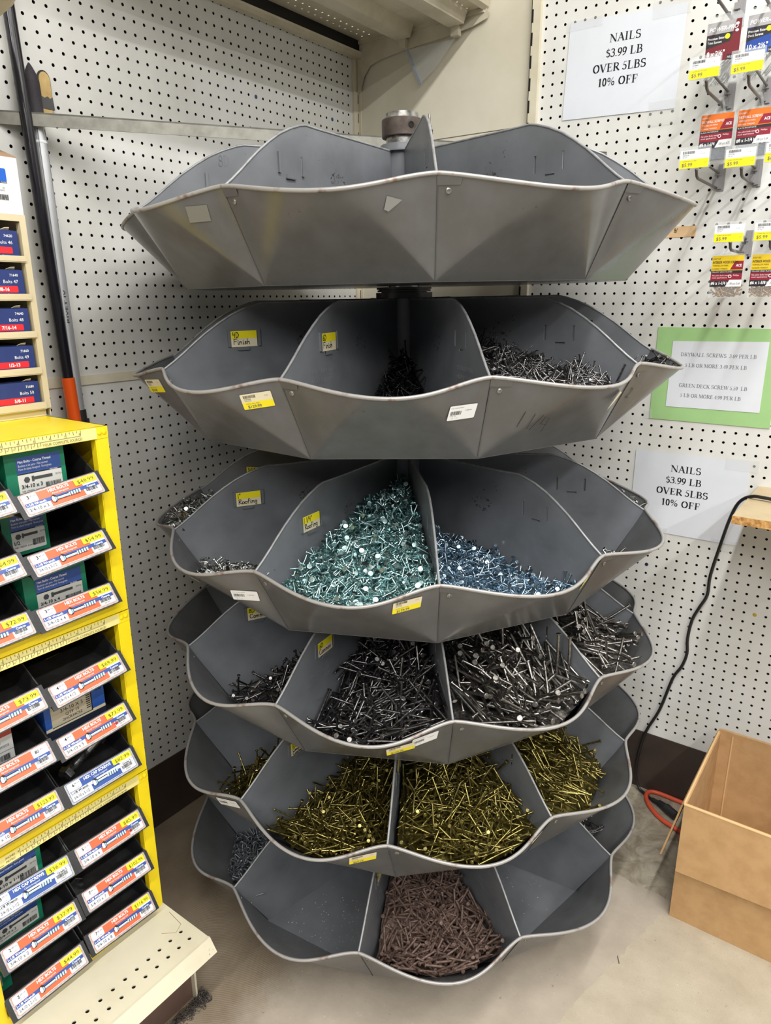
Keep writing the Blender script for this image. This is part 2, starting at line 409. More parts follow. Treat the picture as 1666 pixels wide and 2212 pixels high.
# ================================================================== the room
def hole_cells(mb, us, vs, P, d, m, r=.132, n=12, sides=True, side=None):
    """unit cells with a round hole at every (u, v); P(u, v, depth) -> point"""
    ring = []
    for k in range(n):
        a = 2 * math.pi * (k + .5) / n
        cx, sx = math.cos(a), math.sin(a); q = .5 / max(abs(cx), abs(sx))
        ring.append((cx * r, sx * r, cx * q, sx * q))
    for u in us:
        for v in vs:
            vv = [P(u + a, v + b, 0) for a, b, _, _ in ring] + [P(u + a, v + b, 0) for _, _, a, b in ring]
            ff = [(k, (k + 1) % n, n + (k + 1) % n, n + k) for k in range(n)]
            if sides:
                b0 = len(vv); vv += [P(u + a, v + b, d) for a, b, _, _ in ring]
                mb.add(vv, [(k, b0 + k, b0 + (k + 1) % n, (k + 1) % n) for k in range(n)], side or m)
            mb.add(vv[:2 * n], ff, m)
def quad(mb, pts, m): mb.add(pts, [tuple(range(len(pts)))], m)

# floor ------------------------------------------------------------
floor_m = mat('floor_concrete', c(176, 166, 150), 0.5)
nt, b = nodes(floor_m)
def N(t, **k):
    n = nt.nodes.new(t)
    for a, v in k.items(): setattr(n, a, v)
    return n
tc = N('ShaderNodeTexCoord'); sep = N('ShaderNodeSeparateXYZ'); nt.links.new(tc.outputs['Object'], sep.inputs[0])
def noise(sc, det=5, dist=0.0, rough=.6):
    n = N('ShaderNodeTexNoise'); n.inputs['Scale'].default_value = sc; n.inputs['Detail'].default_value = det; n.inputs['Distortion'].default_value = dist
    n.inputs['Roughness'].default_value = rough
    nt.links.new(tc.outputs['Object'], n.inputs['Vector']); return n.outputs['Fac']
def ramp(f, p0, p1, c0, c1):
    r = N('ShaderNodeValToRGB'); r.color_ramp.elements[0].position, r.color_ramp.elements[1].position = p0, p1
    r.color_ramp.elements[0].color, r.color_ramp.elements[1].color = c0, c1
    nt.links.new(f, r.inputs['Fac']); return r.outputs['Color']
def mixc(f, a, bb):
    m = N('ShaderNodeMix', data_type='RGBA')
    if hasattr(f, 'links'): nt.links.new(f, m.inputs[0])
    else: m.inputs[0].default_value = f
    for s_, i in ((a, 6), (bb, 7)):
        if hasattr(s_, 'links'): nt.links.new(s_, m.inputs[i])
        else: m.inputs[i].default_value = s_
    return m.outputs[2]
def mth(op, a, bb):
    m = N('ShaderNodeMath', operation=op)
    for s_, i in ((a, 0), (bb, 1)):
        if hasattr(s_, 'links'): nt.links.new(s_, m.inputs[i])
        else: m.inputs[i].default_value = s_
    return m.outputs[0]
base_g = ramp(noise(9, 6), .35, .7, c(164, 153, 139), c(180, 169, 154))        # trowelled grey patch in the middle
base_b = ramp(noise(14, 7), .35, .7, c(182, 172, 153), c(168, 157, 138))       # warmer speckled slab at the right
speck = ramp(noise(420, 3), .62, .66, (0, 0, 0, 1), (1, 1, 1, 1))
base_b = mixc(mth('MULTIPLY', speck, .5), base_b, c(118, 106, 92))
raw = ramp(noise(16, 9, .6, .7), .38, .64, c(128, 118, 100), c(200, 192, 174))   # bare mottled slab by the walls
glue = ramp(noise(5, 6, .4), .5, .62, c(150, 138, 118), c(112, 102, 88))
wob = mth('MULTIPLY', mth('SUBTRACT', noise(30, 4), .5), .03)
# seam between the patch and the warm slab: x = 41 + 0.23 * (y + 45) inches, wall-side edge: y = -15
sx = mth('SUBTRACT', mth('ADD', sep.outputs[0], wob), mth('ADD', mth('MULTIPLY', sep.outputs[1], .235), (51.9) * S))
f_right = mth('GREATER_THAN', sx, 0.0)
f_raw = mth('GREATER_THAN', mth('ADD', sep.outputs[1], wob), -15.0 * S)
# ribbed finish at the left, rings of a trowel
wv = N('ShaderNodeTexWave', wave_type='RINGS', rings_direction='Z'); wv.inputs['Scale'].default_value = 75; wv.inputs['Distortion'].default_value = 1.5
mp = N('ShaderNodeMapping'); mp.inputs['Location'].default_value = (-.30, .95, 0); nt.links.new(tc.outputs['Object'], mp.inputs[0]); nt.links.new(mp.outputs[0], wv.inputs['Vector'])
left_g = mixc(mth('MULTIPLY', wv.outputs['Fac'], .08), ramp(noise(7, 6), .38, .66, c(150, 136, 116), c(128, 114, 96)), c(112, 98, 82))
lf = N('ShaderNodeMapRange'); lf.inputs['From Min'].default_value = 25.5 * S; lf.inputs['From Max'].default_value = 22.0 * S
nt.links.new(mth('ADD', sep.outputs[0], mth('MULTIPLY', wob, 3.0)), lf.inputs['Value'])
col = mixc(lf.outputs[0], base_g, left_g)
col = mixc(f_right, col, base_b)
col = mixc(f_raw, col, mixc(.35, raw, glue))
glit = ramp(noise(240, 2), .735, .75, (0, 0, 0, 1), (1, 1, 1, 1))
col = mixc(glit, col, c(232, 228, 220))
dirt = ramp(noise(90, 3), .69, .72, (0, 0, 0, 1), (1, 1, 1, 1))
col = mixc(mth('MULTIPLY', dirt, .5), col, c(96, 86, 74))
nt.links.new(col, b.inputs['Base Color'])
bp = N('ShaderNodeBump'); bp.inputs['Strength'].default_value = .25; bp.inputs['Distance'].default_value = .003
nt.links.new(mth('ADD', mth('MULTIPLY', wv.outputs['Fac'], mth('MULTIPLY', lf.outputs[0], .35)), noise(60, 6)), bp.inputs['Height']); nt.links.new(bp.outputs['Normal'], b.inputs['Normal'])
mb = MB(); quad(mb, [(-2, -230, -55), (240, -230, -55), (240, 2, -55), (-2, 2, -55)], floor_m)
f = mb.build('floor', base=(0, 0, -55)); f['kind'] = 'structure'
# ceiling ----------------------------------------------------------
ceil_m = mat('ceiling_tile', c(214, 212, 204), 0.8)
mb = MB(); mb.box((-2, -230, CEIL), (240, 2, CEIL + 1), ceil_m); struct('ceiling', mb)
fix_m = mat('fixture_white', c(236, 236, 232), 0.4)
for i, (x, y0, y1, e) in enumerate(TUBES):
    mb = MB(); mb.box((x - 3, y0 + 1, CEIL - 2.6), (x + 3, y1 - 1, CEIL - .05), fix_m)
    tag(mb.build('ceiling_light_fixture', base=(x, (y0 + y1) / 2, CEIL - 2.6)), 'long white fluorescent fixture on the ceiling of the aisle', 'light fixture', 'ceiling light fixtures')

# pegboard walls ---------------------------------------------------
mb = MB(); WL = lambda u, v, d: (-d, u, v)
ys1 = [-1.725 - i for i in range(49)]
hole_cells(mb, ys1, [20.65 - k for k in range(-10, 7)], WL, .22, peg_l, side=hole_dark)        # upper panel
hole_cells(mb, [-.55 - i - .5 for i in range(49)], [1.25 - k for k in range(-12, 8)], WL, .22, peg_l, side=hole_dark)   # middle panel
hole_cells(mb, [-1.8 - i for i in range(49)], [-6.95 - k for k in range(0, 41)], WL, .22, peg_l, side=hole_dark)      # lower panel
def fillL(y0, y1, z0, z1): quad(mb, [(0, y0, z0), (0, y1, z0), (0, y1, z1), (0, y0, z1)], peg_l)
fillL(-50.225, -230, -48, CEIL); fillL(-1.225, 0, 14.15, CEIL); fillL(-50.225, -1.225, 31.15, CEIL)
fillL(-.55, 0, -6.25, 13.75); fillL(-50.225, -49.55, -6.25, 13.75)
fillL(-1.3, 0, -48, -6.45); fillL(-50.225, 0, 13.75, 14.15); fillL(-50.225, 0, -6.45, -6.25)
fillL(-50.225, 0, -48.2, -47.45)
quad(mb, [(-.45, -230, -48), (-.45, 0, -48), (-.45, 0, CEIL), (-.45, -230, CEIL)], hole_dark)  # dark sheet behind the holes, painted as their depth of shade
struct('wall_left', mb)
mb = MB(); WR = lambda u, v, d: (u, d, v)
hole_cells(mb, [23.715 + j for j in range(36)], [27.36 - k for k in range(-5, 75)], WR, .22, peg_r, side=hole_dark)
def fillR(x0, x1, z0, z1): quad(mb, [(x0, 0, z0), (x1, 0, z0), (x1, 0, z1), (x0, 0, z1)], peg_r)
fillR(59.215, 240, -48, CEIL); fillR(22.9, 59.215, 32.86, CEIL); fillR(22.9, 59.215, -48, -47.14); fillR(22.9, 23.215, -48, CEIL)
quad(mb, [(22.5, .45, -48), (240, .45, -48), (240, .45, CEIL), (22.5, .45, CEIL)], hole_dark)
struct('wall_right', mb)
# cream sheet-metal panel across the corner
cream_panel = mat('cream_panel', c(222, 216, 198), 0.4, var=c(211, 204, 184), vs=4, bump=.03)
mb = MB(); mb.box((-.4, .02, -55), (22.35, .5, 16.92), cream_panel); mb.box((-.4, .02, 17.02), (22.35, .5, CEIL), cream_panel)
struct('wall_corner', mb)
mb = MB(); mb.box((0, -.95, -48), (.28, .02, CEIL), cream); mb.box((.0, -.14, -48), (.62, .02, CEIL), cream)
for k in range(40): mb.box((.16, -.30, 30 - k * 2), (.285, -.18, 31 - k * 2), hole_dark)
struct('trim_1', mb)                                                # slotted post in the corner
mb = MB(); mb.box((22.36, -.5, -48), (23.3, .1, CEIL), cream)
for k in range(44): mb.box((22.345, -.515, 34 - k * 2), (22.55, -.2, 35.15 - k * 2), hole_dark)
mb.box((22.34, -.52, -48), (22.40, -.46, CEIL), hole_dark)
struct('trim_2', mb)                                                # slotted upright beside the white pegboard
mb = MB(); mb.box((.01, -49.6, -7.15), (.12, -.1, -6.35), cream); struct('trim_3', mb)       # joint strip of the left pegboard
mb = MB(); mb.box((-.1, -48, -55), (.12, 0, -47.75), brown); struct('baseboard_left', mb)
mb = MB(); mb.box((.1, -.12, -55), (200, .1, -47.75), brown); struct('baseboard_right', mb)

# coloured plugs left in a few pegboard holes
for (p_, ax_, m_, lab) in (((0, -16.725, 19.65), 'x', mat('blue_plug', c(38, 66, 120), .4), 'blue plug pushed into a hole of the left pegboard near the shelf'), ((0, -4.725, 19.65), 'x', mat('blue_plug', c(38, 66, 120), .4), 'blue plug in the left pegboard close to the slotted corner post'), ((38.715, 0, -27.64), 'y', mat('navy_plug', c(36, 36, 74), .4), 'dark blue plug in the white pegboard below the nails sign'), ((49.715, 0, -30.64), 'y', mat('amber_plug', c(190, 160, 50), .4), 'amber plug in the white pegboard under the wooden shelf')):
    mb = MB(); mb.lathe([(.0, .07), (.10, .07), (.19, .03), (.19, -.02)], p_, (1, 0, 0) if ax_ == 'x' else (0, -1, 0), m_, 14)
    tag(mb.build('peg_plug', base=p_), lab, 'plug')
# shelf above the left wall ------------------------------------------
sh = thing('wall_shelf', 'cream metal shelf with ribbed underside on a bracket above the nail carousel', 'shelf', (0, -24, 27))
mb = MB(); ZS = 28.4
hole_cells(mb, [1.9, 2.9], [-1.4 - i for i in range(40)], lambda u, v, d: (u, v, ZS + d * .3), .1, cream_shelf, r=.11)
hole_cells(mb, [15.5], [-1.4 - i for i in range(40)], lambda u, v, d: (u, v, ZS + d * .3), .1, cream_shelf, r=.10)
for x0, x1 in ((.3, 1.4), (3.4, 15.0), (16.0, 17.1)): mb.box((x0, -41, ZS), (x1, -.5, ZS + .06), cream_shelf)
mb.box((1.4, -.9, ZS), (3.4, -.5, ZS + .06), cream_shelf); mb.box((15, -.9, ZS), (16, -.5, ZS + .06), cream_shelf)
mb.build('shelf_deck', sh)
for xr in (5.9, 12.6):
    mb = MB()
    mb.prism([(xr, -1.0, ZS), (xr + .45, -1.0, ZS - 1.15), (xr + 2.3, -1.0, ZS - 1.15), (xr + 2.75, -1.0, ZS)], (0, -40, 0), cream_shelf)
    mb.box((xr + 1.0, -.99, ZS - .85), (xr + 1.5, -.96, ZS - .45), hole_dark)
    mb.build('stiffening_rib', sh)
mb = MB()
mb.prism([(16.9, -.2, ZS - .2), (17.35, -.2, ZS + .1), (17.5, -.2, ZS + 1.1), (17.2, -.2, ZS + 1.35), (16.9, -.2, ZS + .9)], (0, -41, 0), cream_shelf); mb.build('front_lip', sh)
mb = MB(); mb.box((.15, -41, 26.55), (.95, -.25, 27.25), cream_shelf); mb.box((.3, -41, 27.25), (.7, -.4, ZS + .9), black_metal); mb.build('back_rail', sh)
def bracket_profile(y, dz=0, root=23.1):
    p = [(.35, root), (.75, root + .1), (1.3, root + 1.6), (2.2, root + 2.55), (3.6, 26.0), (6.5, 26.35), (12, 26.65), (15.5, 27.0), (17.3, 27.45), (17.5, 27.9), (17.2, 28.35), (.35, 28.35)]
    return [(x, y, z + dz) for x, z in p]
mb = MB(); mb.prism(bracket_profile(-.28), (0, -.12, 0), cream_shelf); mb.box((.4, -.62, 28.0), (17.0, -.28, 28.36), cream_shelf)
for x in (6.6, 13.3): mb.box((x, -.95, 26.4), (x + .9, -.28, 27.3), cream_shelf)
mb.build('bracket', sh)
# clear sign flap clipped under the bracket
fl = thing('plastic_sign_flap', 'clear plastic sign sleeve hanging below the shelf bracket', 'sign holder', (9, -.5, 24))
mb = MB(); mb.add([(7.4, -.45, 26.3), (9.3, -.5, 22.7), (11.4, -.65, 23.9), (13.7, -.6, 26.2)], [(0, 1, 2, 3)], clear); mb.add([(7.4, -.49, 26.3), (9.3, -.54, 22.7), (11.4, -.69, 23.9), (13.7, -.64, 26.2)], [(3, 2, 1, 0)], clear); mb.build('clear_sheet', fl)
mb = MB(); mb.prism([(7.3, -.5, 26.3), (7.55, -.5, 26.3), (9.45, -.5, 22.65), (9.2, -.5, 22.6)], (0, -.12, 0), mat('sleeve_edge', c(168, 176, 196), .3)); mb.build('sleeve_edge', fl)
# upper shelf at the left edge of the picture
us = thing('side_shelf', 'tan metal shelf end at the top left above the poles', 'shelf', (8, -60, 18))
mb = MB(); mb.prism([(.3, -48, 13.0), (2.2, -48, 15.2), (6, -48, 16.2), (10, -48, 16.62), (11.5, -48, 16.85), (12.2, -48, 17.25), (16, -48, 18.2), (17.3, -48, 18.6), (17.3, -48, 19.5), (.3, -48, 19.5)], (0, -.15, 0), cream_shelf); mb.build('bracket', us)
mb = MB(); mb.box((.3, -90, 19.4), (17.3, -48.1, 19.6), cream_shelf); mb.build('shelf_deck', us)

# diagonal steel brace behind the carousel top --------------------------
br = thing('steel_brace', 'grey steel angle bar running diagonally across the corner behind the carousel', 'brace', (10, -29, 13.6))
mb = MB()
A_, B_ = Vector((.05, -44.0, 13.6)), Vector((30.85, -.05, 13.6)); d_ = (B_ - A_); nn = Vector((d_.y, -d_.x, 0)).normalized()
galv = mat('galvanised_angle', c(146, 145, 136), 0.42, 0.6, var=c(128, 126, 118), vs=30)
mb.obox(A_ + Vector((0, 0, -.95)), d_, nn * -.12, (0, 0, .95), galv); mb.obox(A_ + Vector((0, 0, -.12)), d_, nn * -1.1, (0, 0, .12), galv); mb.build('angle_bar', br)
P_ = Vector((20.3, -15.75, 13.6)); mb = MB()
mb.box((20.0, -16.1, 13.6), (20.55, -15.5, 14.2), mat('wood_block', c(120, 74, 48), .7)); mb.build('wood_block', br)
mb = MB(); mb.tube([P_ + Vector((0, 0, .5)), P_ + Vector((.04, 0, 1.95))], .12, steel, 8); mb.lathe([(0, .62), (.42, .62), (.42, .72), (.28, .72), (.28, 1.05), (0, 1.05)], P_, (0, 0, 1), steel, 6); mb.build('bolt_and_nut', br)

# ------------------------------------------------------------------ poles leaning behind the cabinets
def lean(a, b, z): t = (z - a[2]) / (b[2] - a[2]); return tuple(p + (q - p) * t for p, q in zip(a, b))
p0, p1 = (3.8, -41.5, -55), (.86, -42.35, 23.5)
t = thing('orange_black_pole', 'glossy black pole with an orange lower sleeve leaning on the left pegboard', 'pole', p0)
gloss_black = mat('gloss_black_tube', c(26, 25, 32), 0.16); gloss_orange = mat('gloss_orange', c(238, 92, 30), 0.22)
mb = MB(); mb.tube([lean(p0, p1, -6.2), p1], .44, gloss_black, 16); mb.build('black_tube', t)
mb = MB(); mb.tube([p0, lean(p0, p1, -6.2)], .52, gloss_orange, 16); mb.build('orange_sleeve', t)
q0, q1 = (2.72, -41.15, -55), (.78, -41.15, 14.0)
t = thing('aluminium_pole', 'silver metal pole with a black foam grip and pointed tip behind the black pole', 'pole', q0)
alu = mat('aluminium_tube', c(206, 208, 212), 0.34, 0.55)
mb = MB(); mb.tube([q0, lean(q0, q1, 12.95)], .52, alu, 16)
for dd_ in (-.30, .30): mb.tube([Vector(lean(q0, q1, -40)) + Vector((.42, dd_, 0)), Vector(lean(q0, q1, 12.6)) + Vector((.42, dd_, 0))], .035, mat('groove', c(120, 122, 126), .4), 4)
mb.lathe([(.54, 0), (.55, .1), (.54, .2)], lean(q0, q1, 11.6), Vector(q1) - Vector(q0), card_white, 16); mb.build('tube', t)
mb = MB(); a = Vector(q1) - Vector(q0); a.normalize(); o = Vector(lean(q0, q1, 12.9))
mb.lathe([(0, 0), (.57, 0), (.58, .3), (.57, 3.0), (.5, 3.4), (.22, 4.0), (.07, 4.25), (0, 4.3)], o, a, mat('foam_grip', c(52, 48, 54), .75, var=c(44, 40, 46), vs=300), 18); mb.build('foam_grip', t)
mb = MB(); cv = Canvas(mb, Vector(lean(q0, q1, -1.8)) + Vector((.52, -.05, 0)), (a.x, a.y, a.z), (-.72, -.69, 0), lift=.06); cv.text('RIVET IV', 0, -.1, .2, ink, sx=2.6); mb.build('lettering', t)
mb = MB(); mb.tube([lean(q0, q1, -13), lean(q0, q1, -9.0)], .62, black_pl, 12); mb.obox(Vector(lean(q0, q1, -12)) + Vector((-.1, .5, 0)), (.3, 0, 0), (0, .25, 0), (0, 0, 2.2), black_pl); mb.build('clamp', t)
t = thing('paint_stick', 'flat wooden stick with a black taped tip hanging behind the foam grip', 'stick', (.1, -39.9, 10))
mb = MB(); mb.prism([(.06, y, z) for y, z in [(-40.15, 13.5), (-39.45, 13.5)] + [(-39.3, 15.0)] + arc(-39.9 + .15, 16.35, .45, .6, 0, 180, 8)[:] + [(-40.15, 15)]], (.18, 0, 0), wood_m); mb.build('stick', t)
mb = MB(); mb.prism([(.03, -40.2, 14.35), (.03, -39.2, 14.35), (.03, -39.28, 15.25), (.03, -39.5, 15.1), (.03, -39.7, 15.25), (.03, -39.95, 15.1), (.03, -40.2, 15.2)], (.26, 0, 0), mat('frayed_tape', c(84, 84, 84), .7)); mb.build('frayed_tape', t)
mb = MB(); mb.prism([(.03, -40.22, 15.0)] + [(.03, -39.22, 15.0)] + [(.03, y, z) for y, z in arc(-39.75, 16.4, .53, .68, -5, 185, 10)] , (.12, 0, 0), mat('dark_edge', c(50, 46, 44), .7)); mb.build('edge_band', t)

# ------------------------------------------------------------------ gondola base under the cabinets
g = thing('gondola_base', 'cream metal base deck with punched holes under the yellow cabinets', 'shelf base', (11, -60, -55))
deck = mat('deck_enamel', c(216, 209, 185), 0.36, var=c(206, 198, 172), vs=8); wear(deck, .63, (128, 108, 84), 70)
mb = MB()
hole_cells(mb, [19.57], [-48.92 - i for i in range(22)], lambda u, v, d: (u, v, -47.26 - d), .1, deck, r=.15)
hole_cells(mb, [20.6], [-48.92 - i for i in range(22)], lambda u, v, d: (u, v, -47.26 - d), .1, deck, r=.15)
zt = -47.26
for x0, x1 in ((.2, 19.07), (20.07, 20.1), (21.1, 21.7)): quad(mb, [(x0, -48.42, zt), (x0, -70.42, zt), (x1, -70.42, zt), (x1, -48.42, zt)], deck)
quad(mb, [(.2, -47.95, zt), (.2, -48.42, zt), (21.7, -48.42, zt), (21.7, -47.95, zt)], deck)
quad(mb, [(.2, -70.42, zt), (.2, -90, zt), (21.7, -90, zt), (21.7, -70.42, zt)], deck)
quad(mb, [(.2, -47.95, zt), (21.7, -47.95, zt), (21.7, -47.95, zt - 1.1), (.2, -47.95, zt - 1.1)], deck)
quad(mb, [(.3, -90, zt - .25), (21.6, -90, zt - .25), (21.6, -48.0, zt - .25), (.3, -48.0, zt - .25)], hole_dark)
mb.tube([(17.3, -48.25, zt + .005), (19.0, -48.45, zt + .005), (19.35, -49.2, zt + .005), (18.5, -49.9, zt + .005)], .02, mat('rust_mark', c(150, 116, 66), .7), 4)
mb.build('deck', g)
mb = MB(); mb.prism([(21.62, -47.93, zt + .03), (21.82, -47.93, zt + .05), (22.55, -47.93, zt - .95), (22.4, -47.93, zt - 1.1), (21.2, -47.93, zt - 1.1), (21.2, -47.93, zt - .9), (22.1, -47.93, zt - .9), (21.62, -47.93, zt - .2)], (0, -42, 0), deck); mb.build('front_lip', g)
mb = MB(); mb.box((19.2, -48.12, -55), (19.55, -47.95, -48.3), deck); mb.box((.3, -48.12, -55), (19.2, -47.98, -48.3), deck); mb.build('end_bracket', g)
mb = MB(); mb.box((19.0, -48.16, -55), (19.12, -90, -48.3), mat('brown_kick_front', c(104, 82, 72), .45, var=c(94, 74, 66), vs=5)); mb.build('kick_plate', g)
# swept-up metal shavings
mb = MB(); r = random.Random(3); shav = mat('metal_shavings', c(74, 68, 64), .5, .5, var=c(120, 112, 106), vs=120)
for i in range(420):
    u = r.random()
    x = 19.65 + abs(r.gauss(0, .42)); y = -47.35 - u * 7 * r.random(); 
    if y > -48: x = 19.4 + r.random() * 1.1
    z = -54.95 + r.random() * .55 * max(.15, 1 - (x - 19.5) / 1.2); a0 = r.random() * 6.28; rr = .10 + .14 * r.random()
    ax = Vector((r.gauss(0, 1), r.gauss(0, 1), r.gauss(0, 1))).normalized(); u_ = ax.orthogonal().normalized(); w_ = ax.cross(u_)
    pts = []
    for k in range(6):
        q = Vector((x, y, z)) + (u_ * math.cos(a0 + k * .6) + w_ * math.sin(a0 + k * .6)) * rr; q.z = max(q.z, -54.97); q.x = max(q.x, 19.2 if y < -48.2 else 18); pts.append(q)
    mb.tube(pts, .022, shav, 4, caps=False)
tag(mb.build('metal_shavings', base=(19.8, -48.5, -55)), 'heap of dark curly metal shavings along the foot of the cream base', 'debris', kind='stuff')

# ------------------------------------------------------------------ signs on the white pegboard
def paper(name, label, x0, z0, x1, z1, m, y=-.06, tilt=0.0, cat='sign', curl=.25):
    """thin sheet on the right wall; returns (object base, canvas builder data)"""
    t = thing(name, label, cat, ((x0 + x1) / 2, y, z0))
    mb = MB(); ca, sa = math.cos(tilt), math.sin(tilt); cx, cz = (x0 + x1) / 2, (z0 + z1) / 2
    rot = lambda x, z: (cx + (x - cx) * ca - (z - cz) * sa, cz + (x - cx) * sa + (z - cz) * ca)
    n = 10; vs = []
    for j in range(n + 1):
        for i in range(n + 1):
            x, z = rot(x0 + (x1 - x0) * i / n, z0 + (z1 - z0) * j / n)
            vs.append((x, y - .012, z))
    W_ = n + 1
    mb.add(vs, [(j * W_ + i, j * W_ + i + 1, (j + 1) * W_ + i + 1, (j + 1) * W_ + i) for j in range(n) for i in range(n)], m)
    mb.add([(a, b_ + .012, c_) for a, b_, c_ in vs], [(j * W_ + i, (j + 1) * W_ + i, (j + 1) * W_ + i + 1, j * W_ + i + 1) for j in range(n) for i in range(n)], m)
    mb.build('sheet', t)
    mb2 = MB(); ox, oz = rot(x0, z0)
    return t, mb2, Canvas(mb2, (ox, y - .013, oz), (ca, 0, sa), (-sa, 0, ca), lift=.01)
def tape(t, x0, z0, x1, z1, y=-.1, m=None):
    mb = MB(); mb.box((x0, y, z0), (x1, y - .012, z1), m or clear_tape); return mb.build('clear_tape', t)
t, mb, cv = paper('nail_price_sign', 'white paper sign about nails taped high on the white pegboard', 26.15, 16.75, 37.05, 25.1, white, tilt=-.035)
for s_, yy, dx in (('NAILS', 6.15, .2), ('$3.99 LB', 4.93, .25), ('OVER 5LBS', 3.72, -.1), ('10% OFF', 2.52, -.1)): cv.serif_text(s_, 5.35 + dx, yy + .06, .66, ink, track=.02, weight=1.55, sx=1.28)
mb.build('lettering', t); tape(t, 34.2, 24.1, 37.5, 25.6, -.11); tape(t, 34.6, 15.3, 37.4, 17.4, -.11); tape(t, 26.0, 24.6, 29.5, 25.5, -.11)
t, mb, cv = paper('nail_price_sign', 'creased white paper sign about nails below the green price board', 36.45, -23.8, 47.35, -15.3, white, tilt=.0)
for s_, yy, dx in (('NAILS', 6.6, 0), ('$3.99 LB', 5.4, -.1), ('OVER 5LBS', 4.2, -.15), ('10% OFF', 3.0, -.15)): cv.serif_text(s_, 5.15 + dx, yy + .06, .66, ink, track=.02, weight=1.55, sx=1.28)
mb.build('lettering', t); tape(t, 45.2, -16.2, 48.2, -15.0, -.11); tape(t, 37.5, -24.8, 40.5, -23.2, -.11); tape(t, 44.8, -24.6, 47.3, -23.4, -.11)
t = thing('screw_price_board', 'pale green card backing a white typed price list for drywall and deck screws', 'sign', (43, -.06, -12))
mb = MB(); mb.box((37.45, -.04, -11.9), (48.55, -.09, -2.85), green_paper); mb.build('green_card', t)
mb = MB(); mb.prism([(38.95, -.11, -10.55), (47.5, -.11, -10.5), (47.5, -.11, -4.0), (39.0, -.11, -4.15)], (0, -.02, 0), white)
cv = Canvas(mb, (38.95, -.132, -10.55), (1, 0, 0), (0, 0, 1))
for s_, yy, dx in (('DRYWALL SCREWS  3.69 PER LB', 5.0, .05), ('5 LB OR MORE 3.49 PER LB', 3.98, -.05), ('GREEN DECK SCREW 5.59  LB', 2.02, -.1), ('5 LB OR MORE 4.99 PER LB', 1.06, -.2)): cv.serif_text(s_, 4.25 + dx, yy, .33, ink_grey, track=.0, weight=1.0, sx=1.22)
mb.build('typed_sheet', t); tape(t, 36.9, -11.9, 37.7, -11.0, -.1)
t = thing('masking_tape_note', 'strip of tan masking tape with a handwritten 8 on the white pegboard', 'tape', (38.6, -.05, 5.4))
mb = MB(); mb.box((36.6, -.02, 5.42), (39.95, -.05, 6.38), mat('masking_tape', c(226, 192, 148), .7, var=c(216, 180, 134), vs=30)); cv = Canvas(mb, (38.0, -.05, 5.85), (1, 0, 0), (0, 0, 1)); cv.hand('8/', 0, 0, .35, ink, .04); mb.build('strip', t)

# ------------------------------------------------------------------ hooks, packs and price tags
def hook(x, z, L, label, tagged=None, tipup=.35, taglab=None):
    """pegboard hook: plate, product prong and the tag arm above it"""
    t = thing('peg_hook', label, 'hook', (x, 0, z), 'pegboard hooks')
    mb = MB(); mb.box((x + .0, -.02, z - .25), (x + .62, -.16, z + 1.95), grey_pl); mb.box((x - .34, -.1, z + .05), (x + .2, -.42, z + .75), grey_pl); mb.box((x - .2, -.1, z + 1.0), (x + .3, -.5, z + 1.5), grey_pl)
    mb.prism([(x + .1, -.16, z - .1), (x + .45, -.16, z - .1), (x + .45, -.16, z + 1.8), (x + .1, -.16, z + 1.8)], (0, -.2, 0), grey_pl); mb.build('back_plate', t)
    mb = MB(); xp = x - .05
    mb.tube([(xp, -.1, z + .12), (xp, -.5, z + .02), (xp, -L + .7, z + .05), (xp, -L + .25, z + .2), (xp, -L, z + tipup + .25)], .12, hook_metal, 10)
    mb.lathe([(0, 0), (.14, .0), (.15, .08), (.10, .14), (0, .15)], (xp, -L, z + tipup + .22), (0, -.45, .9), hook_metal, 10); mb.build('prong', t)
    if tagged:
        Lt = L + 1.1
        mb = MB(); mb.tube([(x + .1, -.3, z + 1.25), (x + .1, -.8, z + 1.22), (x + .05, -Lt + .3, z + 1.45), (x, -Lt, z + 1.55)], .10, hook_metal, 8); mb.build('tag_arm', t)
        code, price, seed = tagged
        p = thing('price_tag', taglab, 'price tag', (x, -Lt, z + .8))
        mb = MB(); mb.box((x - 1.22, -Lt - .06, z + .55), (x + 1.22, -Lt - .12, z + 2.2), clear); mb.build('clear_holder', p)
        mb = MB(); mb.box((x - 1.12, -Lt - .125, z + .6), (x + 1.12, -Lt - .14, z + 1.95), card_white)
        cv = Canvas(mb, (x - 1.12, -Lt - .141, z + .6), (1, 0, 0), (0, 0, 1))
        cv.rect(0, 0, 2.24, .66, yellow_lab); cv.barcode(.2, 1.08, 1.15, 1.28, ink, seed); cv.text(code, .2, .93, .1, ink); cv.text('0821 0034', .2, .80, .06, ink_grey); cv.text('P1   02', 1.62, 1.0, .07, ink_grey); cv.text('SCRW DK PH CRSE', .25, .5, .07, ink_grey, sx=1.3); cv.text(price, .2, .14, .27, ink_grey, sx=1.0); cv.text('5/16', 1.95, .32, .06, ink_grey)
        mb.build('printed_card', p)
    return t
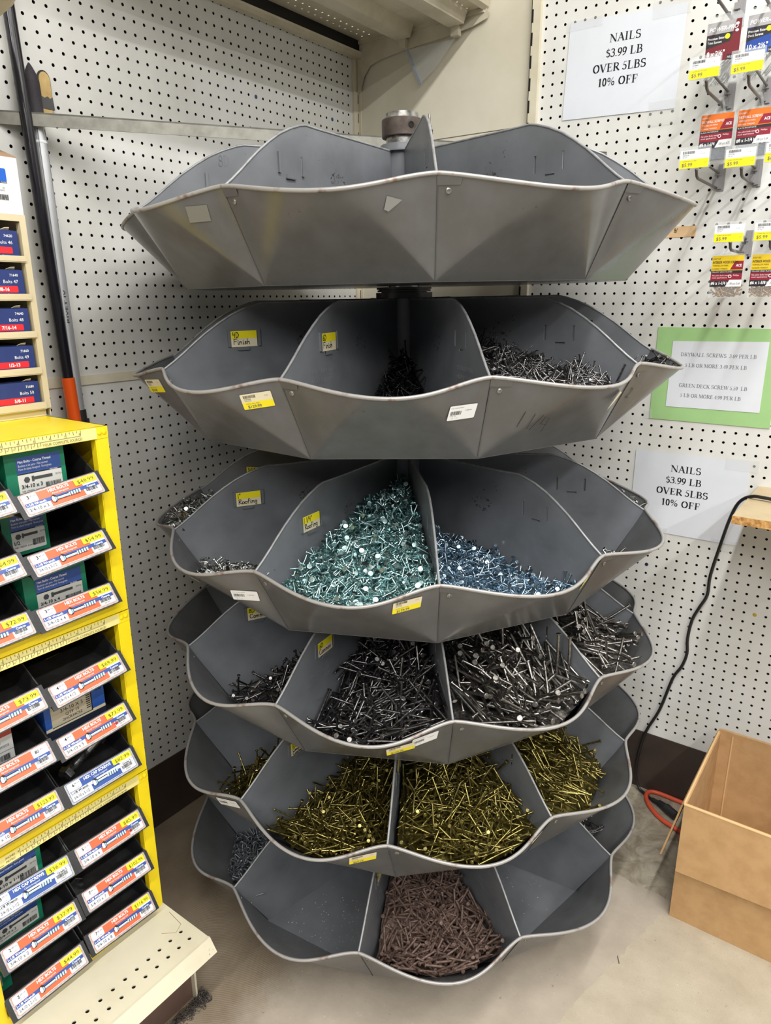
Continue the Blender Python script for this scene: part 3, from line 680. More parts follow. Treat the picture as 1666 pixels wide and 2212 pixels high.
def pack(name, label, x, y, ztop, wd, ht, style, hang):
    t = thing(name, label, 'screw pack', (x, y, ztop - ht), 'hanging packs of screws')
    x0, x1, z0 = x - wd / 2, x + wd / 2, ztop - ht
    dp = .8
    ob = [(x0 + .2, ztop), (x1 - .2, ztop), (x1, ztop - .25), (x1, z0 + .12), (x1 - .12, z0), (x0 + .12, z0), (x0, z0 + .12), (x0, ztop - .25)]
    mb = MB(); mb.prism([(a, y - .1, b_) for a, b_ in ob], (0, -dp, 0), clear); mb.build('clear_case', t)
    mb = MB(); a = [(x - .55, ztop - .05), (x - .2, hang), (x + .2, hang), (x + .55, ztop - .05), (x + .34, ztop - .05), (x + .1, hang - .22), (x - .1, hang - .22), (x - .34, ztop - .05)]
    mb.prism([(p, y - .45, q) for p, q in a], (0, -.05, 0), clear_tape); mb.build('hang_tab', t)
    lab_h = {'drywall': ht * .70, 'wood': ht * .70, 'pro': ht * .56}[style[0]]
    zl = ztop - (.55 if style[0] == 'pro' else .16) 
    mb = MB(); yl = y - .1 - dp - .01
    mb.box((x0 + .06, yl + .02, zl - lab_h), (x1 - .06, yl, zl), card_white)
    cv = Canvas(mb, (x0 + .06, yl, zl - lab_h), (1, 0, 0), (0, 0, 1)); Wd, Hh = wd - .12, lab_h
    dark = mat('pack_charcoal', c(48, 44, 50), .4); crim = mat('pack_crimson', c(150, 34, 54), .4)
    if style[0] in ('drywall', 'wood'):
        top = mat('pack_orange', c(234, 120, 40), .4) if style[0] == 'drywall' else mat('pack_yellow', c(240, 206, 44), .4)
        tx = card_white if style[0] == 'drywall' else ink
        cv.rect(0, Hh * .52, Wd, Hh, top); cv.rect(0, Hh * .43, Wd, Hh * .52, dark); cv.rect(0, Hh * .20, Wd, Hh * .43, crim); cv.rect(0, 0, Wd * .6, Hh * .20, dark)
        cv.poly([(Wd * .5, 0), (Wd, 0), (Wd, Hh * .22), (Wd * .62, Hh * .22)], card_white)
        cv.poly([(Wd * .60, Hh * .55), (Wd, Hh * .55), (Wd, Hh * .82), (Wd * .74, Hh * .82)], crim)
        cv.text('ACE', Wd * .77, Hh * .64, Hh * .085, card_white, bold=.03, sx=.8)
        cv.text(style[2], Wd * .03, Hh * .88, Hh * .05, tx); cv.text(style[1], Wd * .03, Hh * .75, Hh * .08, tx, bold=.015, sx=.72 if len(style[1]) < 16 else .6); cv.text('TORNILLOS PARA', Wd * .03, Hh * .66, Hh * .05, tx, sx=.9); cv.text('COARSE THREAD', Wd * .03, Hh * .56, Hh * .045, tx)
        cv.text(style[5], Wd * .03, Hh * .455, Hh * .045, card_white); cv.text('No pilot hole needed', Wd * .05, Hh * .34, Hh * .05, card_white); cv.text('most applications', Wd * .05, Hh * .27, Hh * .05, card_white); cv.text('Phillips', Wd * .72, Hh * .34, Hh * .05, card_white)
        cv.poly(arc(Wd * .62, Hh * .33, .14, .14, 0, 360, 12), card_white); cv.poly(arc(Wd * .62, Hh * .33, .09, .09, 0, 360, 10), crim)
        cv.text(style[3], Wd * .03, Hh * .07, Hh * .1, card_white, bold=.03, sx=.8); cv.text(style[4], Wd * .63, Hh * .07, Hh * .07, ink_grey, sx=.7)
    else:
        bg = maroon if style[4] == 'm' else mat('pack_blue', c(36, 74, 160), .4)
        cv.rect(0, 0, Wd, Hh, bg); cv.poly([(0, Hh * .35), (Wd * .7, Hh * .47), (Wd * .78, Hh * .72), (0, Hh * .68)], dark); cv.rect(0, Hh * .70, Wd, Hh, mat('pack_silver', c(176, 174, 176), .35))
        cv.poly([(Wd * .62, 0), (Wd, 0), (Wd, Hh), (Wd * .84, Hh)], maroon if style[4] == 'm' else royal)
        cv.rect(Wd * .66, 0, Wd, Hh * .13, dark); cv.text('HILLMAN', Wd * .68, Hh * .03, Hh * .065, card_white, sx=.8)
        cv.text('POWER-PRO', Wd * .06, Hh * .77, Hh * .11, card_white, bold=.03, sx=.9, shear=.2); cv.text('Premium Exterior', Wd * .04, Hh * .56, Hh * .065, card_white, bold=.02, sx=.85); cv.text(style[1], Wd * .04, Hh * .46, Hh * .065, card_white, bold=.02, sx=.85)
        cv.poly(arc(Wd * .62, Hh * .60, .2, .2, 0, 360, 14), yellow_lab); cv.text(style[3], Wd * .05, Hh * .14, Hh * .13, card_white, bold=.03, sx=.85)
        for k in range(2): cv.poly(arc(Wd * .88, Hh * (.88 - k * .17), .14, .11, 0, 360, 12), card_white)
    mb.build('printed_card', t)
    # screws seen through the case below the card
    mb = MB(); r = random.Random(int(x * 100)); sm_ = {'drywall': mat('phosphate_screw', c(86, 92, 104), .45, .5), 'wood': gold_screw, 'pro': steel}[style[0]]
    zb = zl - lab_h
    if style[0] == 'drywall': mb.box((x0 + .1, y - .25, z0 + .08), (x1 - .1, y - dp + .05, zb - .02), mat('screw_bulk', c(104, 112, 126), .4, .4, var=c(70, 76, 88), vs=300))
    for i in range(46 if style[0] != 'pro' else 26):
        if style[0] == 'pro':
            a0 = 1.0 + r.gauss(0, .12); L = 2.0
        else: a0 = r.random() * 3.14; L = 1.0
        cx_, cz_ = x0 + .25 + (wd - .5) * r.random(), z0 + .2 + max(.1, zb - z0 - .25) * r.random(); yy = y - .25 - (dp - .35) * r.random()
        dx, dz = math.cos(a0) * L / 2, math.sin(a0) * L / 2
        cl = lambda v, lo, hi: max(lo, min(hi, v))
        a1 = (cl(cx_ - dx, x0 + .1, x1 - .1), yy, cl(cz_ - dz, z0 + .08, zb + .5)); b1 = (cl(cx_ + dx, x0 + .1, x1 - .1), yy, cl(cz_ + dz, z0 + .08, zb + .5))
        mb.tube([a1, b1], .05, sm_, 6); mb.tube([b1, Vector(b1) + (Vector(b1) - Vector(a1)).normalized() * .05], .11, sm_, 8)
    o = mb.build('screws', t); o['kind'] = 'stuff'
    return t
hook(41.35, 22.4, 7.0, 'grey pegboard hook holding the maroon pack at the top of the right wall')
hook(44.45, 22.4, 7.0, 'grey pegboard hook holding the blue pack at the top right corner')
hook(41.35, 15.95, 7.3, 'grey pegboard hook above the left orange drywall screw pack', ('5326862', '$5.99', 11), taglab='yellow and white price tag beside the maroon screw pack')
hook(44.40, 15.95, 7.0, 'grey pegboard hook above the right orange drywall screw pack', ('5326873', '$5.99', 12), taglab='yellow and white price tag below the blue screw pack')
hook(41.35, 9.45, 7.4, 'empty grey pegboard hook under the left drywall screw pack', ('5327218', '$5.99', 13), taglab='yellow and white price tag overlapping the drywall screw pack nearer the corner')
hook(44.35, 9.55, 5.2, 'empty grey pegboard hook with a short prong under the right drywall pack', ('5327226', '$5.99', 14), taglab='yellow and white price tag below the drywall screw pack marked 5.64')
hook(47.45, 9.55, 6.0, 'grey pegboard hook at the right edge of the picture above the green card', ('5327234', '$6.99', 15), taglab='sliver of a yellow price tag cut off by the picture edge')
hook(44.35, 3.75, 5.9, 'grey pegboard hook holding the left yellow wood screw pack', ('5327127', '$5.99', 16), taglab='yellow and white price tag above the wood screw pack marked 1-1/4')
hook(47.40, 3.75, 5.9, 'grey pegboard hook holding the right yellow wood screw pack', ('5327135', '$5.99', 17), taglab='yellow and white price tag above the wood screw pack marked 1-5/8')
pack('screw_pack', 'clear pack of long trim screws with a maroon card', 41.3, -2.6, 22.3, 2.75, 5.1, ('pro', 'Trim Screws', '', '8 x 2½"', 'm'), 22.75)
pack('screw_pack', 'clear pack of deck screws with a blue card cut by the right edge', 44.4, -2.6, 22.3, 2.75, 5.1, ('pro', 'Deck Screws', '', '10 x 2½"', 'b'), 22.75)
pack('screw_pack', 'orange and red drywall screw pack with a card marked 4.72', 41.5, -2.3, 15.1, 2.75, 3.75, ('drywall', 'DRYWALL SCREWS', '5329857', '#6 x 1-1/4', '100 pcs 4.72', 'BLACK PHOSPHATE'), 16.25)
pack('screw_pack', 'orange and red drywall screw pack with a card marked 5.64', 44.45, -2.3, 15.1, 2.75, 3.75, ('drywall', 'DRYWALL SCREWS', '5329871', '#8 x 1-1/4 in', '100 pcs 5.64', 'BLACK PHOSPHATE'), 16.25)
pack('screw_pack', 'red and black screw pack cut off by the right edge of the picture', 48.05, -2.3, 9.3, 2.75, 3.75, ('drywall', 'DRYWALL SCREWS', '5329889', '#6 x 2 in', '75 pcs', 'BLACK PHOSPHATE'), 9.9)
pack('screw_pack', 'pack of gold wood screws with yellow and red card marked 1-1/4', 44.3, -5.0, 3.5, 2.6, 3.6, ('wood', 'INTERIOR WOOD SCREWS', '5327127', '#6 x 1-1/4 in', '100 pcs 5.64', 'YELLOW ZINC PLATED'), 4.35)
pack('screw_pack', 'pack of gold wood screws with yellow and red card marked 1-5/8', 47.4, -5.0, 3.5, 2.6, 3.6, ('wood', 'INTERIOR WOOD SCREWS', '5327135', '#6 x 1-5/8 in', '75 pcs 5.6', 'YELLOW ZINC PLATED'), 4.35)

# ------------------------------------------------------------------ wooden ledge, cords, carton, loose nail
t = thing('particle_board_shelf', 'particle board shelf with a raw chipped front edge at the right of the picture', 'shelf', (54, -6, -18.3))
pb_top = mat('board_laminate', c(190, 170, 136), .5, var=c(178, 158, 124), vs=14); pb_edge = mat('particle_edge', c(214, 166, 100), .8, var=c(150, 102, 50), vs=90, bump=.4)
mb = MB(); mb.box((48.35, -.02, -18.2), (72, -11.9, -17.5), pb_top); mb.box((48.34, -11.9, -18.19), (72, -11.93, -17.52), pb_edge); mb.build('board', t)
mb = MB(); mb.box((48.33, -5.4, -17.49), (72, -5.5, -17.47), mat('board_joint', c(150, 132, 104), .6)); mb.build('joint_line', t)
mb = MB(); mb.box((56, -.02, -24), (56.6, -9, -18.2), cream); mb.build('support_bracket', t)
cord = thing('black_power_cord', 'black power cord drooping from the wooden shelf down the pegboard to the floor', 'cord', (44, -.6, -55))
cord_m = mat('black_cord', c(34, 34, 34), .4)
mb = MB()
pts = [(60, -6.5, -17.3), (53, -6.2, -17.2), (50, -5.8, -17.15), (48.6, -5.3, -17.3), (47.55, -4.6, -18.2), (46.75, -3.2, -20.3), (46.0, -1.4, -23.2), (45.25, -.55, -27.2), (45.2, -.5, -29.4), (44.6, -.5, -31.0), (44.05, -.5, -32.6), (43.85, -.5, -34.8), (43.98, -.5, -36.5), (43.6, -.5, -38.2), (42.85, -.5, -39.9), (41.9, -.5, -44.1), (40.7, -.5, -47.4), (40.2, -.55, -50.5), (40.15, -.6, -53.0), (40.7, -.9, -54.5), (41.6, -1.3, -54.8), (42.6, -1.9, -54.8)]
def smooth(pts, k=4):
    P = [Vector(p) for p in pts]; out = []
    for i in range(len(P) - 1):
        a, b_, c_, d = P[max(0, i - 1)], P[i], P[i + 1], P[min(len(P) - 1, i + 2)]
        for j in range(k):
            t_ = j / k
            out.append(.5 * ((2 * b_) + (c_ - a) * t_ + (2 * a - 5 * b_ + 4 * c_ - d) * t_ ** 2 + (3 * b_ - a - 3 * c_ + d) * t_ ** 3))
    return out + [P[-1]]
mb.tube(smooth(pts), .16, cord_m, 8); mb.build('cable', cord)
mb = MB(); mb.tube([(42.6, -1.9, -54.75), (43.5, -2.3, -54.6)], .26, black_pl, 10); mb.tube([(43.4, -2.26, -54.55), (44.3, -2.75, -54.5)], .42, black_pl, 10, rs=[.36, .44]); mb.build('plug', cord)
ex = thing('orange_extension_cord', 'orange extension cord looped on the floor behind the carton', 'cord', (43, -1.5, -55)); mb = MB()
oc = mat('orange_cord', c(226, 92, 62), .45)
mb.tube(smooth([(50, -1.2, -54.75), (46.5, -.55, -54.75), (44.6, -.4, -54.75), (43.2, -.35, -54.75), (42.2, -.5, -54.75), (41.75, -1.2, -54.75), (42.2, -2.5, -54.75), (43.2, -3.7, -54.75), (44.4, -4.6, -54.75), (45.5, -5.0, -54.75), (47.5, -5.6, -54.75)]), .24, oc, 10); mb.build('cable', ex)
mb = MB(); mb.tube([(44.3, -2.75, -54.45), (45.6, -3.5, -54.5)], .5, black_pl, 10); mb.build('socket', ex)
bx = thing('cardboard_carton', 'open brown cardboard box with folded flaps on the floor at the right', 'box', (55, -10, -55))
x0, x1, y0, y1, zt, zb_ = 48.55, 62.5, -16.9, -3.4, -42.7, -55; th = .2
mb = MB(); mb.box((x0, y0, zb_), (x1, y0 + th, zt), kraft); mb.build('front_side', bx)
mb = MB(); mb.box((x0, y1 - th, zb_), (x1, y1, zt + .35), kraft); mb.build('rear_side', bx)
mb = MB(); mb.box((x0, y0 + th, zb_), (x0 + th, y1 - th, zt), kraft); mb.build('left_side', bx)
mb = MB(); mb.box((x1 - th, y0 + th, zb_), (x1, y1 - th, zt), kraft); mb.build('right_side', bx)
mb = MB(); mb.box((x0 + th, y0 + th, zb_), (x1 - th, y1 - th, zb_ + .25), kraft); mb.box((x0 + th, (y0 + y1) / 2 - .03, zb_ + .25), (x1 - th, (y0 + y1) / 2 + .03, zb_ + .26), hole_dark); mb.build('bottom', bx)
def sheet(pts_a, d, name):
    mb = MB(); mb.prism(pts_a, d, kraft); return mb.build(name, bx)
sheet([(x0 + .05, y0 - .02, zt), (x0 + .12, y0 - .55, -49.35), (x1, y0 - .5, -48.9), (x1, y0 - .02, zt)], (0, -.17, 0), 'front_flap')
sheet([(x0 - .03, y0 + .1, zt - .05), (x0 - .03, y1 - .3, zt - .05), (x0 - 1.35, y1 - .6, -48.7), (x0 - 1.35, y0 + .1, -48.9)], (-.16, 0, -.04), 'left_flap')
sheet([(x1 + .03, y0 + .1, zt), (x1 + .03, y1 - .3, zt), (x1 + 1.2, y1 - .6, -48.9), (x1 + 1.2, y0 + .1, -48.9)], (.16, 0, 0), 'right_flap')
sheet([(x0 + .2, y1 + .02, zt + .3), (x1, y1 + .02, zt + .3), (x1, y1 + 1.0, -48.9), (x0 + .2, y1 + 1.0, -48.9)], (0, .17, 0), 'rear_flap')
mb = MB(); mb.tube([(x0 + .02, y0 - .1, zt + .02), (x1, y0 - .1, zt + .02)], .13, kraft_edge, 6); mb.tube([(x0, y0, zt + .02), (x0, y1, zt + .05)], .12, kraft_edge, 6); mb.box((x0 + 1.3, y1 - th - .06, zb_ + .3), (x0 + 1.42, y1 - th - .0, zt), kraft_edge)
mb.build('folded_edge', bx)
# ================================================================== yellow bolt cabinets and their black bins
XF, YR, YL = 16.2, -48.05, -61.5                   # cabinet front plane, right and left sides
CABS = [(-7.94, -21.05), (-21.1, -34.35), (-34.4, -47.24)]
WHERE = ['top', 'middle', 'bottom']
for ci, (zt, zb) in enumerate(CABS):
    t = thing('bolt_cabinet', '%s yellow metal bin cabinet of the stack of three on the cream deck' % WHERE[ci], 'cabinet', (8, -55, zb), 'yellow bin cabinets')
    mb = MB()
    mb.box((1.0, YR, zb), (XF - .05, YR - .08, zt), yellow_cab); mb.box((1.0, YL, zb), (XF - .05, YL + .08, zt), yellow_cab)
    mb.box((1.0, YL, zb), (1.08, YR, zt), yellow_cab)
    mb.box((1.0, YL, zt - .1), (XF - .05, YR, zt), yellow_cab); mb.box((1.0, YL, zb), (XF - .05, YR, zb + .1), yellow_cab)
    mb.build('shell', t)
    for y0, y1 in ((YR, YR - .85), (YL + .85, YL)):
        mb = MB(); mb.box((XF - .1, y0, zb), (XF, y1, zt), yellow_cab); mb.box((XF - .6, y1 if y0 == YR else y0, zb + .1), (XF - .05, (y1 if y0 == YR else y0) - (.06 if y0 == YR else -.06), zt - .1), yellow_cab); mb.build('front_post', t)
    mb = MB(); mb.box((XF - .12, YR, zt - .78), (XF + .03, YL, zt + .0), yellow_cab)
    for yy in (YR - .28, YR - .62, YL + .28, YL + .62): mb.lathe([(.17, 0), (.14, .06), (.06, .085), (0, .09)], (XF + .03, yy, zt - .38), (1, 0, 0), yellow_cab, 14)
    mb.build('top_rail', t)
    mb = MB(); mb.box((XF - .12, YR - .85, zb), (XF + .0, YL + .85, zb + .62), yellow_cab); mb.box((XF - .3, YR - .85, zb + .6), (XF, YL + .85, zb + .66), yellow_cab); mb.build('bottom_rail', t)
    for z in (zb + 4.55, zb + 8.55):
        mb = MB(); mb.box((6, YR - .1, z), (14.7, YL + .1, z + .06), yellow_cab); mb.box((14.64, YR - .1, z - .4), (14.7, YL + .1, z + .06), yellow_cab); mb.build('bin_rail', t)
    # printed ruler along the top rail
    mb = MB(); Y0 = YL + .95
    mb.box((XF + .035, Y0 - .1, zt - .76), (XF + .045, YR - .82, zt - .04), ruler_m)
    cv = Canvas(mb, (XF + .046, Y0, zt - .75), (0, 1, 0), (0, 0, 1))
    cv.text('ALLITE', .05, .2, .3, ink, bold=.05, sx=.9); cv.rect(.02, .1, 1.45, .13, ink); cv.text('INCHES', 1.62, .42, .14, ink, sx=.95); cv.text('METRIC', 1.62, .14, .14, ink, sx=.95)
    u0 = 2.55; P, F = [], []
    for k in range(65):
        L = .30 if k % 8 == 0 else (.22 if k % 4 == 0 else .13)
        if k % 2 == 0:
            n = len(P); x = u0 + k / 8; P += [cv.P(x - .012, .70 - L), cv.P(x + .012, .70 - L), cv.P(x + .012, .70), cv.P(x - .012, .70)]; F.append((n, n + 1, n + 2, n + 3))
    for k in range(14):
        for dx, L in ((0, .28), (.197, .14)):
            n = len(P); x = u0 + k * .3937 + dx; P += [cv.P(x - .011, .34 - L), cv.P(x + .011, .34 - L), cv.P(x + .011, .34), cv.P(x - .011, .34)]; F.append((n, n + 1, n + 2, n + 3))
    mb.add(P, F, ink); cv.up(); cv.rect(u0, .345, u0 + 8, .365, ink)
    for k in range(9): cv.text(str(k), u0 + k - .06, .43, .13, ink, align='R')
    for k in range(1, 14): cv.text('%d' % (k * 10), u0 + k * .3937 + .03, .14, .09, ink)
    cv.text('YOUR COMPLETE SOURCE!', u0 + 8.02, .10, .17, ink, align='R', sx=.93)
    mb.build('ruler_strip', t)

def rotx(p, o, a):
    y, z = p[1] - o[1], p[2] - o[2]; ca, sa = math.cos(a), math.sin(a)
    return (p[0], o[1] + y * ca - z * sa, o[2] + y * sa + z * ca)
BINS = []
def bolt_bin(col, row, roll, price, each, size, code, style='hex', white_price=False, spot=False, label=None):
    ci, k = row // 3, row % 3
    zt = CABS[ci][0]; z0 = zt - (4.08, 8.08, 11.95)[k]
    y1 = -49.0 if col == 'R' else -54.85           # right side of the bin
    y0 = y1 - 5.72
    O = (0, y1, z0); R = lambda pts: [rotx(p, O, math.radians(roll)) for p in pts]
    t = thing('bolt_bin', label, 'bin', (11, (y0 + y1) / 2, z0), 'black bolt bins')
    prof = [(16.98, 0.02), (16.12, 1.16), (15.75, 1.22), (13.3, 3.0), (12.6, 3.35), (6.2, 3.35), (6.2, .06)]
    mb = MB()
    for y in (y1 - .0, y0 + .07): mb.prism(R([(x, y, z0 + z) for x, z in prof]), Vector(rotx((0, y - .07, 0), (0, y, 0), 0)) - Vector((0, y, 0)), black_pl)
    mb.prism(R([(6.2, y0, z0 + .06), (16.9, y0, z0 + .06), (16.9, y1, z0 + .06), (6.2, y1, z0 + .06)]), (0, 0, -.06), black_pl)
    mb.prism(R([(6.2, y0, z0), (6.2, y1, z0), (6.2, y1, z0 + 3.2), (6.2, y0, z0 + 3.2)]), (-.06, 0, 0), black_pl)
    for q in (8.5, 10.5): mb.prism(R([(q, y1 - 1.5, z0 + .065), (q, y1 - 2.6, z0 + .065), (q + .05, y1 - 2.6, z0 + .065), (q + .05, y1 - 1.5, z0 + .065)]), (0, 0, .004), mat('gold_scratch', c(190, 160, 60), .5))
    mb.build('body', t)
    mb = MB(); fp = [(17.06, -.06), (16.10, 1.24), (15.98, 1.17), (16.94, -.08)]
    mb.prism(R([(x, y1 + .06, z0 + z) for x, z in fp]), Vector(rotx((0, -(y1 - y0) - .12, 0), (0, 0, 0), math.radians(roll))), black_pl); mb.build('front_lip', t)
    # printed card on the sloping lip
    mb = MB()
    X = Vector(rotx((0, 1, 0), (0, 0, 0), math.radians(roll))); up = Vector((-.865, 0, 1.19)).normalized(); up = Vector(rotx(tuple(up), (0, 0, 0), math.radians(roll)))
    org = Vector(rotx((17.02, y0 + .30, z0 + .02), O, math.radians(roll)))
    cv = Canvas(mb, org, X, up, lift=.012); Wd, Hh = 5.15, 1.44
    cv.rect(-.06, -.02, Wd + .06, Hh + .02, silverprint, r=.1)
    main, stripe = (orange, blue) if style == 'hex' else (blue, card_white)
    cv.rect(.05, .09, Wd - .05, Hh - .02, main, r=.1); cv.rect(.08, .12, Wd - .08, Hh - .05, card_white, r=.09); cv.rect(.11, .15, Wd - .11, Hh - .08, main, r=.09)
    cv.rect(.11, .15, 1.62, .60, card_white, r=.07); cv.rect(.11, .82, 1.05, Hh - .08, card_white, r=.09)
    cv.rect(3.92, .15, Wd - .11, .60, card_white, r=.07); cv.rect(4.0, .80, Wd - .11, Hh - .08, card_white, r=.07)
    cv.rect(.09, .56, Wd - .10, .80, stripe, r=.04)
    if style != 'hex':
        cv.rect(.12, .575, 1.66, .785, card_white); cv.rect(.11, .56, 1.7, .575, blue); cv.rect(.11, .785, 1.7, .80, blue); cv.rect(3.9, .56, Wd - .11, .575, blue); cv.rect(3.9, .785, Wd - .11, .80, blue)
    sc_ = card_white if style == 'hex' else ink
    cv.text('1-1/8 Wrench', .16, .605, .16, sc_, bold=.03, sx=1.02)
    cv.text('Coarse' if style == 'hex' else 'Grade 5', 4.5, .61, .15, sc_, align='C', bold=.02)
    cv.text('HEX BOLTS' if style == 'hex' else 'HEX CAP SCREWS', 1.78 if style == 'hex' else 1.3, 1.10, .20, card_white, bold=.035, sx=1.0 if style == 'hex' else .95); cv.text('Pernos hexagonale' if style == 'hex' else 'Cabeza hexagonal', 1.95, .90, .12, card_white, sx=.9, shear=.25)
    cv.text(size, .2, .25, .22, ink_grey, bold=.008, sx=1.0 if len(size) < 12 else (.78 if len(size) < 14 else .68))
    cv.text(each[0], .42, 1.07, .22, ink, bold=.02); cv.text(each[1], .60, 1.16, .11, ink); cv.text('EA', .82, 1.17, .09, ink_grey); cv.text('2%d%% w/Box' % (10 + row), .42, .90, .07, ink_grey)
    cv.barcode(4.02, .34, 4.82, .58, ink, row * 7 + 3); cv.text(code, 4.42, .19, .12, ink_grey, align='C'); cv.text('5/5', 4.85, .42, .05, ink_grey)
    # drawn bolt
    bx0, by = 1.72, .58
    cv.poly([(bx0, by - .16), (bx0 + .12, by - .24), (bx0 + .28, by - .22), (bx0 + .36, by - .10), (bx0 + .36, by + .18), (bx0 + .24, by + .28), (bx0 + .08, by + .24), (bx0, by + .08)], ink)
    cv.poly([(bx0 + .02, by - .15), (bx0 + .13, by - .21), (bx0 + .22, by - .14), (bx0 + .22, by + .12), (bx0 + .12, by + .21), (bx0 + .02, by + .08)], card_white)
    cv.poly([(bx0 + .24, by - .18), (bx0 + .34, by - .08), (bx0 + .34, by + .08), (bx0 + .24, by + .10)], light_blue)
    cv.poly([(bx0 + .36, by - .12), (bx0 + 1.15, by - .12), (bx0 + 1.15, by + .10), (bx0 + .36, by + .10)], ink); cv.poly([(bx0 + .37, by - .10), (bx0 + 1.14, by - .10), (bx0 + 1.14, by + .03), (bx0 + .37, by + .03)], light_blue); cv.poly([(bx0 + .37, by - .03), (bx0 + 1.14, by - .03), (bx0 + 1.14, by + .04), (bx0 + .37, by + .04)], card_white)
    for q in range(9): cv.poly([(bx0 + 1.15 + q * .085, by - .13), (bx0 + 1.20 + q * .085, by - .13), (bx0 + 1.23 + q * .085, by + .11), (bx0 + 1.18 + q * .085, by + .11)], ink if q % 2 else card_white); cv.poly([(bx0 + 1.19 + q * .085, by - .12), (bx0 + 1.235 + q * .085, by - .12), (bx0 + 1.265 + q * .085, by + .10), (bx0 + 1.22 + q * .085, by + .10)], light_blue)
    if spot:
        s5 = [(3.98 + (.17 if k_ % 2 == 0 else .08) * math.cos(k_ * .63 + .4), .42 + (.17 if k_ % 2 == 0 else .08) * math.sin(k_ * .63 + .4)) for k_ in range(10)]; cv.poly(s5, mat('burgundy_star', c(150, 24, 40), .5))
    if white_price: cv.text(price[:2], 4.16, 1.03, .2, ink, bold=.02); cv.text(price[2:], 4.52, 1.1, .11, ink); cv.text('Box/20', 4.3, .87, .08, ink_grey)
    mb.build('label_card', t)
    if not white_price:
        mb = MB(); cv = Canvas(mb, org, X, up, lift=.075); cv.rect(3.55, .92, Wd - .1, 1.36, yellow_lab, r=.03); cv.text(price, 4.33, 1.0, .25, ink, align='C', sx=1.25 if len(price) < 7 else 1.08); cv.text('BOX/25', 4.3, .935, .05, ink_grey); mb.build('price_sticker', t)
    BINS.append((t, y0, y1, z0, roll))
    return y0, y1, z0
LBL = 'black bolt bin with orange card priced %s, code %s'
def hexb(col, row, roll, price, each, size, code, **k): return bolt_bin(col, row, roll, price, each, size, code, label=LBL % (price.replace('$', ''), code), **k)
R1 = hexb('R', 0, 5.5, '$48.99', ('3', '09'), '3/4-10 x 3', '00161')
R2 = hexb('R', 1, 4.2, '$54.99', ('3', '49'), '3/4-10 x 3-1/2', '00163')
R3 = hexb('R', 2, 1.6, '$58.99', ('3', '99'), '3/4-10 x 4', '00165')
R4 = hexb('R', 3, 4.2, '$69.99', ('4', '29'), '3/4-10 x 4-1/2', '00166')
R5 = hexb('R', 4, 3.2, '$73.99', ('4', '59'), '3/4-10 x 5', '00167', spot=True)
R6 = bolt_bin('R', 5, .8, '$82.99', ('6', '99'), '3/4-10 x 5-1/2', '00405', style='cap', label='black bolt bin with a blue hex cap screws card priced 82.99')
R7 = hexb('R', 6, 0, '$85.99', ('5', '19'), '3/4-10 x 6', '00169', spot=True)
R8 = hexb('R', 7, -1.5, '$102.99', ('7', '39'), '3/4-10 x 7', '00171')
R9 = hexb('R', 8, -2.5, '$116.99', ('7', '99'), '3/4-10 x 8', '00173')
L1 = hexb('L', 0, 4.5, '$59.99', ('2', '99'), '3/4-10 x 5-1/2', '00138')
L2 = hexb('L', 1, 4, '$64.99', ('4', '99'), '3/4-10 x 6', '00139')
L3 = hexb('L', 2, 1.5, '$72.99', ('5', '49'), '3/4-10 x 6-1/2', '00140')
L4 = hexb('L', 3, 3, '$73.99', ('5', '79'), '3/4-10 x 7', '00141')
L5 = bolt_bin('L', 4, 1.5, '8299', ('6', '49'), '3/4-10 x 8', '00145', white_price=True, label='black bolt bin with an orange card priced 82.99 without a yellow sticker')
L6 = hexb('L', 5, 0, '$123.99', ('8', '99'), '3/4-10 x 10', '00147')
L7 = bolt_bin('L', 6, -3, '$36.99', ('3', '39'), '3/4-10 x 1-1/2', '53403', style='cap', label='black bolt bin with a blue hex cap screws card priced 36.99')
L8 = hexb('L', 7, -1, '$37.99', ('2', '49'), '3/4-10 x 2', '00157')
L9 = hexb('L', 8, .8, '$44.99', ('2', '59'), '3/4-10 x 2-1/2', '00159')
# ---- cartons inside the bins
def carton(name, label, b, dy, w, x1, h, depth, lift, body, art, tear=True):
    """small carton standing in bin b: right edge dy in from the bin's right side"""
    y0, y1, z0 = b; yr = y1 - dy; yl = yr - w; zb = z0 + .1 + lift
    t = thing(name, label, 'carton', (x1 - depth / 2, (yl + yr) / 2, zb), 'small bolt cartons')
    mb = MB(); mb.box((x1 - depth, yl, zb), (x1, yr, zb + h), body)
    mb.build('body', t)
    if tear:
        r = random.Random(int(x1 * 10 + w * 100)); mb = MB(); n = 12; pts = [(x1 - .03, yl, zb + h - .02)]
        for i in range(n + 1): pts.append((x1 - .03, yl + w * i / n, zb + h + .05 + .22 * r.random()))
        pts.append((x1 - .03, yr, zb + h - .02)); mb.prism(pts, (-.03, 0, 0), mat('torn_board', c(206, 190, 160), .8)); mb.build('torn_flap', t)
    mb = MB(); cv = Canvas(mb, (x1 + .002, yl, zb), (0, 1, 0), (0, 0, 1)); art(cv, w, h); mb.build('printed_label', t)
grey_lab = mat('silver_label', c(206, 206, 200), .45)
